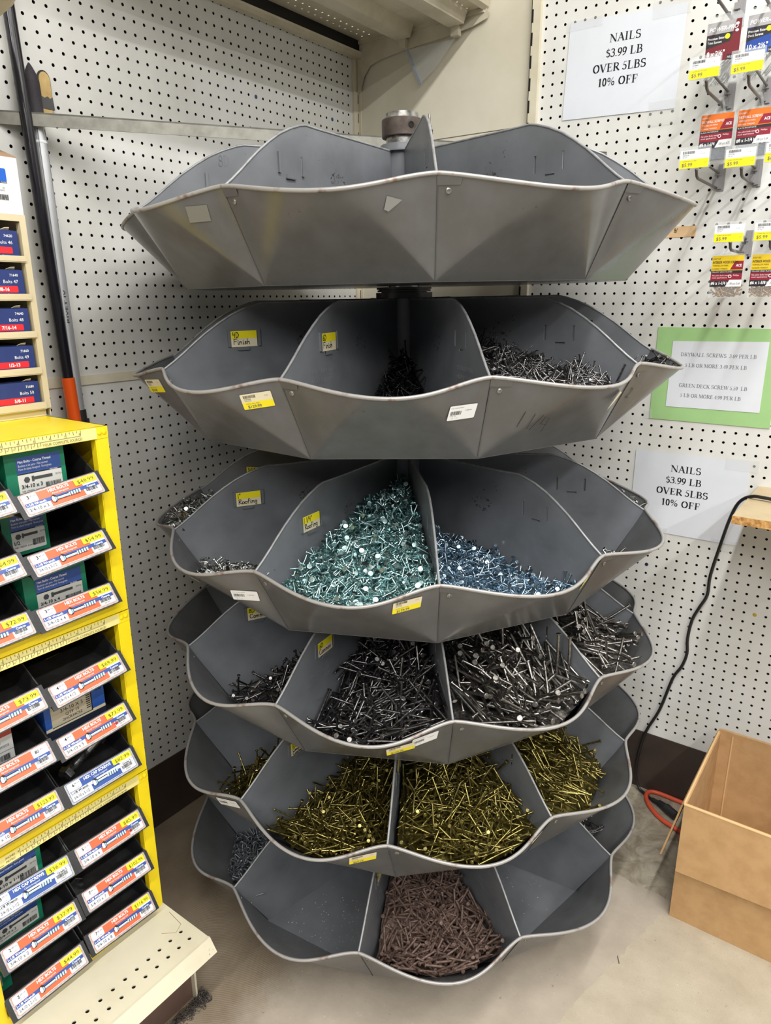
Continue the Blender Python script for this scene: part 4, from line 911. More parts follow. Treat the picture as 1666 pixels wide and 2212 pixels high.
def green_art(size):
    def f(cv, w, h):
        cv.rect(w * .18, h * .08, w * .92, h * .55, grey_lab, r=.08); cv.rect(w * .18, h * .55, w * .92, h * .9, blue, r=.06); cv.rect(w * .18, h * .535, w * .92, h * .56, ink)
        cv.text('Hex Bolts - Coarse Thread', w * .21, h * .78, h * .055, card_white, bold=.02, sx=.85); cv.text('Boulons a six pans - Filet normal', w * .21, h * .70, h * .05, card_white, sx=.7); cv.text('Perno de cabeza hexagonal - Rosca gruesa', w * .21, h * .63, h * .05, card_white, sx=.6); cv.text('HILLMAN', w * .72, h * .537, h * .03, card_white)
        cv.poly(arc(w * .32, h * .42, .2, .2, 0, 360, 6), mat('dark_print', c(70, 70, 70), .5)); cv.rect(w * .40, h * .37, w * .44, h * .48, mat('dark_print', c(70, 70, 70), .5)); cv.rect(w * .44, h * .40, w * .75, h * .46, mat('dark_print', c(70, 70, 70), .5))
        cv.text(size, w * .22, h * .25, h * .08, ink, bold=.015); cv.text('NB 190504  LowVinyl', w * .22, h * .17, h * .04, ink_grey); cv.barcode(w * .62, h * .16, w * .88, h * .30, ink, 5); cv.text('20 Pcs', w * .80, h * .42, h * .04, ink_grey)
    return f
carton('bolt_carton', 'green carton of 3/4-10 x 3 bolts with torn top in the 48.99 bin', R1, 1.75, 3.85, 15.3, 3.0, 6, .0, green_box, green_art('3/4-10 x 3'))
carton('bolt_carton', 'green carton pushed back behind the 54.99 bin card', R2, 2.6, 3.0, 13.6, 3.0, 6, .0, green_box, green_art('1/2'), False)
carton('bolt_carton', 'green carton of coarse bolts standing in the 58.99 bin', R3, 1.3, 4.3, 15.2, 2.9, 6, .0, green_box, green_art('3/4-10 x 4'), False)
def blue_art(cv, w, h):
    cv.rect(0, .0, w, h * .25, mat('carton_navy', c(36, 44, 62), .5)); cv.rect(0, h * .25, w, h * .33, label_cream); cv.rect(w * .1, h * .3, w * .78, h * .98, mat('tan_label', c(206, 194, 168), .6)); cv.rect(w * .1, h * .3, w * .78, h * .32, ink); cv.rect(w * .76, h * .3, w * .78, h * .98, ink)
    cv.text('GRADE 2', w * .44, h * .84, h * .09, ink, align='C'); cv.text('3/4-10 X 5', w * .44, h * .62, h * .1, ink, align='C'); cv.text('QTY 15', w * .44, h * .50, h * .08, ink, align='C'); cv.text('2HCB34C5Z', w * .44, h * .39, h * .07, ink, align='C')
    for k in range(9): cv.rect(w * .68, h * (.42 + k * .055), w * .75, h * (.445 + k * .055), ink)
    cv.text('TE', w * .83, h * .78, h * .13, ink, bold=.02)
carton('bolt_carton', 'blue and tan carton marked GRADE 2 in a middle cabinet bin', R5, .95, 4.5, 14.9, 2.9, 6, .0, royal, blue_art, False)
def plain_art(cv, w, h): cv.rect(w * .1, h * .2, w * .5, h * .6, mat('grey_lab', c(150, 150, 148), .6))
carton('bolt_carton', 'plain grey carton lying at the back of the 69.99 bin', R4, 1.7, 3.6, 10.5, 2.9, 3.5, .3, mat('grey_carton', c(142, 140, 134), .6), plain_art, False)
def white_art(cv, w, h):
    cv.rect(0, h * .72, w, h * .86, mat('brick_print', c(166, 62, 48), .5)); cv.text('VARIAS', w * .5, h * .75, h * .07, card_white); cv.text('Coarse', w * .5, h * .58, h * .09, ink, bold=.01); cv.text('Hilo Gruesos', w * .5, h * .47, h * .09, ink_grey, sx=.8)
    cv.rect(0, h * .37, w, h * .38, ink_grey); cv.barcode(w * .55, h * .16, w * .92, h * .30, ink, 9); cv.text('00145', w * .8, h * .08, h * .06, ink_grey)
carton('bolt_carton', 'white carton printed Coarse in the 82.99 bin of the left column', L5, 1.9, 3.7, 15.1, 3.0, 6, 0, mat('white_carton', c(206, 206, 204), .5), white_art, False)
carton('bolt_carton', 'green carton of 3/4-10 x 1-1/2 bolts in the 36.99 bin', L7, 1.4, 4.2, 15.1, 3.1, 6, 0, green_box, green_art('3/4-10 x 1-1/2'), False)
carton('bolt_carton', 'green carton lying low behind the 37.99 bin card', L8, 1.7, 3.9, 14.6, 2.5, 6, 0, green_box, green_art('3/4-10 x 2'), False)
carton('bolt_carton', 'green carton barely showing at the left of the 44.99 bin', L9, 4.4, 1.2, 14.3, 2.3, 5, 0, green_box, plain_art, False)
# ---- loose bolts
bolt_m = mat('dark_zinc_bolt', c(158, 160, 162), .28, .95, var=c(92, 92, 94), vs=80)
def bolt(label, o, d, L):
    o, d = Vector(o), Vector(d).normalized()
    t = thing('hex_bolt', label, 'bolt', tuple(o), 'loose hex bolts')
    mb = MB(); mb.lathe([(0, 0), (.52, 0), (.58, .06), (.58, .42), (0, .42)], o, d, bolt_m, 6, smooth=False); mb.build('head', t)
    mb = MB(); prof = [(.36, .42), (.36, L * .45)]
    n = int((L * .5) / .1)
    for k in range(n): prof += [(.36, L * .45 + k * .1 + .03), (.30, L * .45 + k * .1 + .08)]
    prof += [(.28, L), (0, L)]
    mb.lathe(prof, o, d, bolt_m, 12); mb.build('threaded_shank', t)
y0, y1, z0 = R6
bolt('dark hex bolt with its head up in the blue 82.99 card bin', (14.7, y1 - 1.5, z0 + 2.45), (.1, -.95, -.42), 3.2)
bolt('dark hex bolt lying head first at the left of the blue 82.99 card bin', (15.3, y1 - 4.9, z0 + 1.15), (-.35, .9, .18), 3.4)
bolt('dark hex bolt lying across the back of the blue 82.99 card bin', (13.4, y1 - 5.0, z0 + 1.9), (.1, .95, -.25), 3.4)
y0, y1, z0 = R7; bolt('dark hex bolt wedged at the back left of the 85.99 bin', (12.3, y1 - 4.7, z0 + 1.2), (-.9, -.1, -.3), 3)
y0, y1, z0 = R8; bolt('dark hex bolt lying at the left of the 102.99 bin', (14.4, y1 - 4.8, z0 + .65), (-.95, .25, 0), 4)

# ================================================================== beige rack of blue cartons on the top cabinet
BXF, BYR, BZ0 = 9.0, -47.75, -7.92
rk = thing('carton_rack', 'beige slotted rack holding navy bolt cartons on top of the yellow cabinets', 'rack', (4, -54, BZ0))
beige = mat('beige_enamel', c(214, 201, 168), .4, var=c(204, 190, 156), vs=8)
mb = MB(); mb.box((.9, BYR, BZ0), (BXF, BYR - .06, 5.4), beige); mb.box((.9, -62, 5.3), (BXF, BYR, 5.4), beige); mb.box((.9, -62, BZ0), (.96, BYR, 5.4), beige); mb.build('shell', rk)
mb = MB(); mb.box((BXF, BYR, BZ0 + .55), (BXF + .12, BYR - .42, 4.98), beige); mb.box((BXF - .4, BYR - .36, BZ0 + .55), (BXF, BYR - .42, 4.9), beige); mb.build('side_post', rk)
mb = MB(); mb.box((BXF, BYR, 4.98), (BXF + .12, -62, 5.4), beige); mb.build('top_rail', rk)
mb = MB(); mb.box((BXF - .25, BYR - .3, BZ0), (BXF - .1, -62, BZ0 + .75), beige); mb.build('plinth', rk)
ROWS = [(2.43, 2.82, '74620', 'Bolts 46', '3/8'), (-.03, .40, '71640', 'Bolts 47', '3/8-16'), (-2.5, -2.05, '74640', 'Bolts 48', '7/16-14'), (-4.97, -4.5, '71660', 'Bolts 49', '1/2-13'), (-7.4, -6.9, '71680', 'Bolts 50', '5/8-11')]
for i, (za, zb, num, nm, sz) in enumerate(ROWS):
    mb = MB(); mb.box((1, BYR - .1, za), (BXF + .1, -62, za + .08), beige); mb.box((BXF + .1, BYR - .36, za - .02), (BXF + .2, -62, zb), beige); mb.box((BXF + .2, BYR - .36, za + .05), (BXF + .24, -62, zb - .12), beige); mb.build('tier', rk)
    t = thing('bolt_carton', 'navy carton labelled %s with a red %s panel in the beige rack' % (nm, sz), 'carton', (5, -53, za + .1), 'navy cartons in the rack')
    yr = BYR - .62; zt_ = za + 1.95
    mb = MB(); mb.box((1.5, yr - 9, za + .09), (BXF - .05, yr, zt_), navy); mb.build('body', t)
    mb = MB(); mb.box((1.6, yr - 9, zt_ + .01), (BXF - .35, yr - .05, zt_ + .05), mat('navy_flap', c(34, 46, 96), .5)); mb.prism([(BXF - .3, yr - 1.0, zt_ + .03), (BXF - .1, yr - .75, zt_ + .16), (BXF - .1, yr - .45, zt_ + .18), (BXF - .3, yr - .4, zt_ + .03)], (0, 0, .03), label_cream); mb.build('torn_flap', t)
    mb = MB(); cv = Canvas(mb, (BXF - .05, yr - 6, za + .09), (0, 1, 0), (0, 0, 1)); cv.text(num, 5.65, 1.45, .17, card_white, align='R', bold=.01); cv.text(nm, 5.6, 1.02, .22, card_white, align='R'); cv.rect(3.1, .42, 5.55, .84, red, r=.08); cv.text(sz, 4.55 if i else 4.2, .52, .23, card_white, align='C', bold=.03); cv.text('Diameter', 5.3, .27, .09, card_white, align='R'); mb.build('printed_label', t)
# white carton on the rack
t = thing('white_carton', 'white carton with a blue square label and raised brown flap on the beige rack', 'carton', (5, -51, 5.42))
mb = MB(); mb.box((2.5, -55, 5.42), (BXF - .05, -47.72, 8.85), mat('white_box', c(232, 234, 236), .5)); mb.build('body', t)
mb = MB(); mb.prism([(BXF - .1, -47.68, 8.87), (BXF - .1, -55, 8.87), (4.5, -55, 10.6), (4.5, -47.55, 10.3)], (0, 0, .08), mat('brown_flap', c(160, 132, 104), .7)); mb.build('flap', t)
mb = MB(); cv = Canvas(mb, (BXF - .045, -51.5, 5.42), (0, 1, 0), (0, 0, 1)); cv.rect(.9, 1.0, 2.95, 2.72, mat('label_pale', c(222, 224, 226), .4)); cv.rect(.9, 1.9, 2.95, 2.72, mat('label_blue', c(24, 96, 200), .4), r=.1); cv.rect(.9, 1.83, 2.95, 1.93, ink); cv.text('HILLMAN', 2.92, 1.85, .07, card_white, align='R'); cv.text('20', 2.6, 1.5, .1, ink_grey); cv.text('PCS/PZ', 2.35, 1.35, .09, ink_grey); cv.barcode(1.6, .82, 2.9, 1.15, ink, 21); cv.text('0 8725', 1.8, .7, .1, ink_grey); mb.build('printed_label', t)
# ================================================================== the nail carousel
AX = Vector((23.4115, -23.4272, -23.625)); NV = Vector((-.0095, -.0126, .9999)).normalized()
E1 = Vector((1, 0, .0095)).normalized(); E2 = NV.cross(E1)
RD, RM, RB, HM, HB = 20.474, 22.036, 17.595, -.864, -5.473
DD, DM = -.0244, .0257
D = 2 * math.pi / 10
TZ = [30.098, 19.162, 6.259, -3.675, -13.752, -24.004]
PH = [-.8616, -.7033, -.852, -.8052, -1.0333, -.5241]
def tray_matrix(i):
    ca, sa = math.cos(PH[i]), math.sin(PH[i])
    X = E1 * ca + E2 * sa; Y = E1 * -sa + E2 * ca; o = AX + NV * TZ[i]
    m = Matrix.Identity(4)
    for k in range(3): m[k][0], m[k][1], m[k][2] = X[k], Y[k], NV[k]
    m.translation = V(*o)
    return m
def sm(x): x = max(0, min(1, x)); return x * x * (3 - 2 * x)
def rim_pt(t):
    w_ = math.sin(math.pi * t) ** 1.5; s2 = math.sin(math.pi * t) ** 2
    a = (DD * (1 - s2) + t + DM * s2) * D; r = RD + (RM - RD) * w_
    return Vector((r * math.cos(a), r * math.sin(a), HM * w_))
B0, B1 = Vector((RB, 0, HB)), Vector((RB * math.cos(D), RB * math.sin(D), HB))
def wall_pt(t, s):
    f = sm((t - .40) / .2)
    return (B0 * (1 - f) + B1 * f) * (1 - s) + rim_pt(t) * s
def curve_at(tab, r):
    if r <= tab[0][0]: return tab[0][1]
    for (r0, h0), (r1, h1) in zip(tab[:-1], tab[1:]):
        if r <= r1: return h0 + (h1 - h0) * (r - r0) / (r1 - r0)
    return tab[-1][1]
# --- prototypes -----------------------------------------------------
def panel_mesh():
    mb = MB(); nt_, ns = 40, 10; W_ = nt_ + 1
    for off, flip in ((0, False), (.06, True)):
        vs = []
        for k in range(ns + 1):
            for i in range(nt_ + 1):
                p = wall_pt(.002 + .996 * i / nt_, k / ns); q = Vector((p.x, p.y, 0)).normalized(); vs.append(p - q * off)
        fs = [(k * W_ + i, k * W_ + i + 1, (k + 1) * W_ + i + 1, (k + 1) * W_ + i) for k in range(ns) for i in range(nt_)]
        mb.add(vs, [f[::-1] for f in fs] if flip else fs, enamel, True)
    # folded lap over the seam at the next divider
    for s0, s1 in ((.90, 1.0),):
        a = [wall_pt(t_, s_) + Vector((p_.x, p_.y, 0)).normalized() * .05 for t_, s_ in ((.0, s0), (.10, s0 + .02), (.10, s1), (.0, s1)) for p_ in (wall_pt(t_, s_),)]
        mb.add(a, [(0, 1, 2, 3)], enamel)
    return mb
def rim_mesh():
    mb = MB(); mb.tube([rim_pt(i / 48) + Vector((0, 0, .02)) for i in range(49)], .125, rim_mat, 8); return mb
def rivet_mesh():
    mb = MB(); p = wall_pt(.055, .86); q = Vector((p.x, p.y, -3)).normalized(); mb.lathe([(.17, 0), (.16, .06), (.09, .1), (.08, .04), (0, .04)], p, q, rivet_mat, 12); return mb
def seam_mesh():
    mb = MB(); mb.tube([wall_pt(.004, k / 12) + Vector((.03, 0, 0)) for k in range(12)], .03, mat('seam_dark', c(90, 90, 91), .45), 5); return mb
TOPP = [(1.7, 4.4), (6, 4.4), (11.0, 4.4), (12.6, 4.42), (13.2, 4.3), (14.2, 3.98), (15.2, 3.55), (16.2, 2.98), (17.2, 2.32), (18.0, 1.72), (18.8, 1.08), (19.6, .48), (20.2, .08), (20.42, -.05)]
DOUT = TOPP + [(17.5, HB + .05), (1.7, HB + .05)]
SLOTS = [(13.18, 1.36, .18, 1.08), (15.45, 1.36, .18, 1.08), (14.42, 1.10, .80, .16)]   # r centre, z bottom, width, height
def divider_mesh():
    mb = MB()
    # outline leans with the rim: small shift of the outer end
    yo = lambda r: DD * D * r * min(1, max(0, (r - 14) / 6.4))
    zb_at = lambda r: HB + .05 if r <= 17.5 else HB + .05 + (r - 17.5) / (20.42 - 17.5) * (-.10 - HB)
    cuts = sorted(set([r for r, _ in TOPP] + [17.5] + [r + k_ * w_ / 2 for r, _, w_, _ in SLOTS for k_ in (-1, 1)]))
    for ra, rb in zip(cuts[:-1], cuts[1:]):
        mid = (ra + rb) / 2; ta, tb, ba, bb = curve_at(TOPP, ra), curve_at(TOPP, rb), zb_at(ra), zb_at(rb)
        hole = [(z, z + h) for r, z, w_, h in SLOTS if abs(mid - r) < w_ / 2]
        spans = [((ba, bb), (ta, tb))] if not hole else [((ba, bb), (hole[0][0],) * 2), ((hole[0][1],) * 2, (ta, tb))]
        for lo, hi in spans:
            for y, fl in ((-.035, 0), (.035, 1)):
                q = [(ra, yo(ra) + y, lo[0]), (rb, yo(rb) + y, lo[1]), (rb, yo(rb) + y, hi[1]), (ra, yo(ra) + y, hi[0])]
                mb.add(q, [(3, 2, 1, 0) if fl else (0, 1, 2, 3)], divider_paint)
    for r, z, w_, h in SLOTS:
        l = [(r - w_ / 2, z), (r + w_ / 2, z), (r + w_ / 2, z + h), (r - w_ / 2, z + h)]
        for (ax_, az_), (bx_, bz_) in zip(l, l[1:] + l[:1]): mb.add([(ax_, yo(ax_) - .035, az_), (bx_, yo(bx_) - .035, bz_), (bx_, yo(bx_) + .035, bz_), (ax_, yo(ax_) + .035, az_)], [(0, 1, 2, 3)], divider_paint)
    ol = DOUT
    for (ax_, az_), (bx_, bz_) in zip(ol, ol[1:] + ol[:1]): mb.add([(ax_, yo(ax_) - .035, az_), (bx_, yo(bx_) - .035, bz_), (bx_, yo(bx_) + .035, bz_), (ax_, yo(ax_) + .035, az_)], [(0, 1, 2, 3)], divider_paint)
    # pressed tabs standing off the slots
    for r, z, w_, h in SLOTS:
        s_ = .07 if w_ > h else (.07 if r < 14 else -.07)
        if w_ < h:
            mb.obox((r - .10 + (-.03 if s_ > 0 else .03), .11 + yo(r), z - .06), (.20, 0, 0), (0, .05, 0), (0, 0, h + .12), divider_paint)
            mb.obox((r + (-.13 if s_ > 0 else .07), .03 + yo(r), z - .06), (.06, 0, 0), (0, .12, 0), (0, 0, h + .12), divider_paint)
        else:
            mb.obox((r - w_ / 2 - .05, .11 + yo(r), z - .04), (w_ + .1, 0, 0), (0, .05, 0), (0, 0, .19), divider_paint)
            mb.obox((r - w_ / 2 - .05, .03 + yo(r), z - .08), (w_ + .1, 0, 0), (0, .12, 0), (0, 0, .05), divider_paint)
    # maker's name pressed through the sheet: raised on one side, mirrored on the other
    for txt, r0, z in (('FRICK-GALLAGHER', 17.05, -.12), ('WELLSTON,OHIO', 16.85, -.72)):
        vs, fs, x0, x1 = sans(txt, 0.01); k = .30 / .73
        for y, fl in ((.043, 1), (-.043, 0)):
            P = [(r0 - (px - x0) * k, yo(r0 - (px - x0) * k) + y, z + py * k) for px, py in vs]
            mb.add(P, [f if fl else f[::-1] for f in fs], divider_paint)
        cnt = {}
        for f in fs:
            for a, b_ in zip(f, f[1:] + f[:1]): cnt[(min(a, b_), max(a, b_))] = cnt.get((min(a, b_), max(a, b_)), 0) + 1
        for (a, b_), q in cnt.items():
            if q == 1:
                pa, pb = vs[a], vs[b_]
                mb.add([(r0 - (p_[0] - x0) * k, yo(r0 - (p_[0] - x0) * k) + y, z + p_[1] * k) for p_ in (pa, pb) for y in (-.043, .043)], [(0, 1, 3, 2)], divider_paint)
    return mb
def divider_edge_mesh():
    mb = MB(); yo = lambda r: DD * D * r * min(1, max(0, (r - 14) / 6.4))
    pts = []
    for (r0, z0), (r1, z1) in zip(TOPP[:-1], TOPP[1:]):
        for k in range(3): pts.append((r0 + (r1 - r0) * k / 3, yo(r0 + (r1 - r0) * k / 3), z0 + (z1 - z0) * k / 3))
    pts.append((20.42, yo(20.42), -.05)); mb.tube(pts, .085, mat('rolled_edge', c(150, 152, 154), .38, .2, var=c(128, 128, 130), vs=50, bump=.1), 8); return mb
def floor_mesh():
    mb = MB(); P = [(RB * math.cos(j * D), RB * math.sin(j * D)) for j in range(10)]
    mb.add([(x * .999, y * .999, HB + .03) for x, y in P], [tuple(range(10))], divider_paint); mb.add([(x, y, HB - .02) for x, y in P], [tuple(range(10))[::-1]], enamel)
    for j in range(10):
        a, b_ = P[j], P[(j + 1) % 10]; mb.add([(a[0], a[1], HB - .02), (b_[0], b_[1], HB - .02), (b_[0], b_[1], HB + .03), (a[0], a[1], HB + .03)], [(0, 1, 2, 3)], enamel)
    return mb
def hub_mesh():
    mb = MB(); mb.lathe([(1.62, HB), (1.62, 5.0), (1.72, 5.0), (1.72, 4.35), (1.72, HB)], (0, 0, 0), (0, 0, 1), divider_paint, 28); return mb
def bearing_mesh():
    mb = MB(); mb.lathe([(1.3, 4.45), (2.35, 4.45), (2.35, 4.92), (1.9, 4.92), (1.9, 4.98), (2.22, 4.98), (2.22, 5.12), (2.1, 5.14), (2.1, 5.17), (2.28, 5.17), (2.28, 5.34), (1.3, 5.34)], (0, 0, 0), (0, 0, 1), black_metal, 32); return mb
# --- labels stuck on the trays ---------------------------------------
def frame_on(t0, s0, t1, s1):
    a, b_ = wall_pt(t0, s0), wall_pt(t1, s1); X = (b_ - a).normalized()
    e = .01; t_ = (t0 + t1) / 2; s_ = (s0 + s1) / 2
    Nn = (wall_pt(t_ + e, s_) - wall_pt(t_ - e, s_)).cross(wall_pt(t_, s_ + e) - wall_pt(t_, s_ - e)).normalized()
    Y = Nn.cross(X).normalized()
    return a, X, Y, Nn
def sticker(kind, t0, s0, t1, s1, wd=2.0, ht=1.08, price='', seed=1, code='5327566'):
    """bent to the wall: a grid of points laid on the sheet"""
    a, X, Y, Nn = frame_on(t0, s0, t1, s1)
    mb = MB()
    cv = Canvas(mb, a - Y * ht, X, Y, lift=.13 if price == '$109.99' or kind == 'torn' else .05)
    if kind == 'price':
        cv.rect(0, 0, wd, ht, label_cream, r=.06); cv.rect(0.01, 0, wd - .01, ht * .46, yellow_lab, r=.05)
        cv.barcode(.18, .78, .98, .98, ink, seed); cv.text(code, .2, .67, .09, ink); cv.text('7842 00 0021', .2, .57, .06, ink_grey); cv.text('P1 02', 1.55, .8, .07, ink_grey); cv.text('NAIL FSH 5LB', .25, .36, .07, ink_grey, sx=1.5)
        cv.text(price, .3, .09, .2, ink_grey, bold=.01, sx=1.0)
    elif kind == 'white':
        cv.rect(0, 0, wd, ht, card_white, r=.08); cv.text('50/50 1 LB NAILS BRIGHT', .12, ht - .2, .07, ink_grey, sx=.9); cv.barcode(.14, .36, .95, .62, ink, seed); cv.text('R14A7   02', .14, .26, .07, ink_grey); cv.text('C1289GHP', 1.2, ht - .42, .08, ink_grey); cv.text('CT   L   CT', .3, .1, .07, ink_grey)
    elif kind == 'torn':
        cv.poly([(0, ht), (wd, ht * .9), (wd * .8, ht * .4), (wd * .35, 0), (wd * .1, ht * .3)], label_cream)
    elif kind == 'residue':
        cv.poly([(0, ht), (wd, ht * .85), (wd * .72, ht * .5), (wd * .3, 0), (0, ht * .1)], mat('tape_residue', c(138, 138, 135), .75))
    elif kind == 'patch':
        cv.poly([(0, ht), (wd, ht), (wd, 0), (0, 0)], mat('worn_patch', c(122, 121, 114), .3))
    elif kind == 'hand':
        cv.hand(price, 0, 0, ht, ink, .035, sx=wd)
    return mb
def bin_label(lines):
    """hand-lettered card held in the divider tabs: r 13.3..15.35, read from the side facing increasing angle"""
    mb = MB(); r1 = 15.33; z0, z1 = 1.27, 2.42; yo = DD * D * 14.5 * .08
    mb.obox((13.3, .055 + yo, z0), (r1 - 13.3, 0, 0), (0, .02, 0), (0, 0, z1 - z0), label_cream)
    cv = Canvas(mb, (r1, .076 + yo, z0), (-1, 0, 0), (0, 0, 1), lift=.006); Wd = r1 - 13.3; Hh = z1 - z0
    cv.rect(0.01, Hh * .53, Wd - .01, Hh - .005, yellow_lab)
    cv.hand(lines[0], .12, Hh * .60, Hh * .32, ink, .05, sx=1.3)
    for k, l in enumerate(lines[1:]): cv.hand(l, .16, Hh * (.16 if len(lines) == 2 else .30 - k * .25), Hh * (.34 if len(lines) == 2 else .24), ink, .045, sx=1.5)
    return mb
TRAY_LABEL = ['topmost grey tray of the nail carousel, empty, above eye level', 'second grey carousel tray from the top, with 4D Finish and 6D Finish bin cards', 'third grey carousel tray from the top, holding the teal roofing nails', 'fourth grey carousel tray, holding dark common nails marked 8D and 16D', 'fifth grey carousel tray, holding the brass coloured nails', 'lowest grey carousel tray just above the floor, with brown cut nails and staples']
LABELS = {1: {-2: ('4D', 'Finish'), -1: ('6D', 'Finish')}, 2: {-3: ('3/4"', 'Roofing'), -2: ('1"', 'Roofing'), -1: ('1 1/4"', 'Roofing')}, 3: {-2: ('8D', 'Common'), -1: ('16D', 'Common')}, 4: {-1: ('10D', 'Cement', 'Coated'), 0: ('16D', 'Cement')}, 5: {-1: ('8D', 'Cut')}}
STICK = {0: {-1: [('residue', .739, .886, .80, .85, .95, .8, '', 1)], -2: [('patch', .76, .92, .886, .875, 1.4, .95, '', 1)]},
         1: {-3: [('price', .70, .93, .90, .88, 2.0, 1.08, '$74.99', 5)], -2: [('price', .755, .91, .924, .893, 2.0, 1.08, '$129.99', 6)], -1: [('white', .735, .80, .93, .735, 2.05, 1.0, '', 7)],
             0: [('torn', .607, .90, .70, .86, .8, 1.5, '', 1), ('hand', .235, .66, .33, .64, 1.0, 1.2, '1 1/4', 1)], 1: [('hand', .07, .70, .14, .70, 1.0, .8, '2', 1)]},
         2: {-2: [('torn', .50, .92, .56, .90, .5, 1.2, '', 1), ('white', .712, .74, .913, .68, 2.0, .95, '', 8)], -1: [('price', .736, .955, .921, .905, 2.0, 1.0, '$129.99', 9)], 0: [('price', .76, .93, .93, .89, 1.7, 1.05, '$74.99', 10)]},
         3: {-1: [('price', .585, .935, .735, .94, 1.95, 1.0, '$109.99', 11), ('white', .75, .965, .906, .92, 2.0, .95, '', 12)]},
         4: {-2: [('white', .76, .93, .949, .90, 2.0, 1.0, '', 13)], -1: [('price', .762, .943, .926, .887, 2.0, 1.05, '$69.99', 14)], 0: [('torn', .80, .93, .97, .88, 1.5, .8, '', 1)]}, 5: {}}
STK = {'price': 'yellow and white price sticker', 'white': 'white barcode sticker', 'torn': 'torn paper label', 'residue': 'grey tape residue', 'patch': 'faded sticker patch', 'hand': 'handwritten mark'}
STN = {'price': 'price_sticker', 'white': 'barcode_sticker', 'torn': 'torn_label', 'residue': 'tape_residue', 'patch': 'worn_patch', 'hand': 'pen_mark'}
PROTO = {}
def proto(key, name, fn, parent):
    if key not in PROTO: o = fn().build(name, parent, base=(0, 0, 0)); PROTO[key] = o.data; return o
    o = bpy.data.objects.new(name, PROTO[key]); COL.objects.link(o); o.parent = parent; return o
TRAYS = []
for i in range(6):
    t = thing('bin_tray', TRAY_LABEL[i], 'nail tray', (0, 0, 0), 'rotating nail trays'); t.matrix_world = tray_matrix(i); TRAYS.append(t)
    proto('floor', 'tray_floor', floor_mesh, t); proto('hub', 'hub', hub_mesh, t)
    if i > 0: proto('bearing', 'bearing', bearing_mesh, t)
    for j in range(10):
        jj = j - 5
        p = proto('panel', 'front_panel', panel_mesh, t); p.rotation_euler.z = jj * D
        proto('rim', 'rolled_rim', rim_mesh, p); proto('rivet', 'rivet', rivet_mesh, p); proto('seam', 'seam', seam_mesh, p)
        for k, s_ in enumerate(STICK[i].get(jj, [])):
            kd, t0, s0, t1, s1, wd, ht, pr, seed = s_
            o = sticker(kd, t0, s0, t1, s1, wd, ht, pr, seed).build(STN[kd], p, base=(0, 0, 0)); o['label'] = STK[kd]
        d_ = proto('divider', 'divider', divider_mesh, t); d_.rotation_euler.z = jj * D
        proto('edge', 'rolled_edge', divider_edge_mesh, d_)
        if jj in LABELS.get(i, {}):
            o = bin_label(LABELS[i][jj]).build('bin_card', d_, base=(0, 0, 0)); o['label'] = 'yellow topped card lettered %s' % ' '.join(LABELS[i][jj]).replace('"', ' inch')
    if i == 0:   # pen marks on the back divider of the top tray
        mb = MB(); cv = Canvas(mb, (14.55, .03, 2.95), (-1, 0, 0), (0, 0, 1)); cv.hand('8D', 0, 0, .72, ink_grey, .03); o = mb.build('pen_mark', [ch for ch in t.children if ch.name.startswith('divider')][3], base=(0, 0, 0))
# --- the post ----------------------------------------------------------
post = thing('carousel_post', 'steel pipe post with an iron collar through the middle of the nail trays', 'post', (24.0, -22.6, -55))
def axp(z): return AX + NV * (z - AX.z)
mb = MB(); mb.tube([axp(-55), axp(13.75)], 1.27, steel, 28); mb.lathe([(1.27, 0), (1.05, .02), (1.05, -.6), (0, -.6)], axp(13.75), NV, steel, 28); mb.build('pipe', post)
mb = MB(); o = axp(12.05); mb.lathe([(1.3, 0), (1.58, 0), (1.6, .05), (1.6, 1.2), (1.56, 1.26), (1.28, 1.26)], o, NV, iron, 32)
cd_ = (Vector(CAM) - o); cd_.z = 0; cd_.normalize(); cd_ = (Matrix.Rotation(.45, 3, 'Z') @ cd_)
mb.lathe([(.24, 1.5), (.24, 1.63), (.16, 1.64), (.13, 1.605), (0, 1.605)], o + NV * .68, cd_, hole_dark, 14); mb.build('collar', post)
mb = MB(); mb.lathe([(1.4, 0), (2.1, 0), (2.1, .12), (1.75, .14), (1.72, .6), (1.4, .6)], axp(-23.625 + 30.098 + 4.42), NV, divider_paint, 28); mb.build('sleeve', post)
mb = MB(); mb.lathe([(0, 0), (14, 0), (14, .5), (6, 1.0), (1.3, 1.5)], axp(-55), (0, 0, 1), iron, 40); mb.build('base_plate', post)

# ================================================================== nails
def nail_mesh(name, L, d, hd, ht, m, tip=.22, square=False):
    mb = MB(); r = d / 2; n = 4 if square else 7
    z1 = L / 2
    mb.lathe([(.0, -z1), (r * .9, -z1 + tip), (r, -z1 + tip + .02), (r, z1 - ht)], (0, 0, 0), (0, 0, 1), m, n, smooth=not square)
    mb.lathe([(0, z1 - ht - .001), (hd / 2, z1 - ht), (hd / 2, z1 - ht * .25), (hd / 2 * .85, z1), (0, z1)], (0, 0, 0), (0, 0, 1), m, 10, smooth=False)
    me = mb.build(name, base=(0, 0, 0), local=True); data = me.data; bpy.data.objects.remove(me); return data
def staple_mesh(name, m):
    mb = MB(); pts = [(-.22, 0, -.55), (-.21, 0, .25)] + [(.21 * math.cos(a), 0, .25 + .26 * math.sin(a)) for a in (2.6, 2.0, 1.57, 1.1, .5)] + [(.21, 0, .25), (.22, 0, -.55)]
    mb.tube(pts, .065, m, 6); me = mb.build(name, base=(0, 0, 0), local=True); data = me.data; bpy.data.objects.remove(me); return data
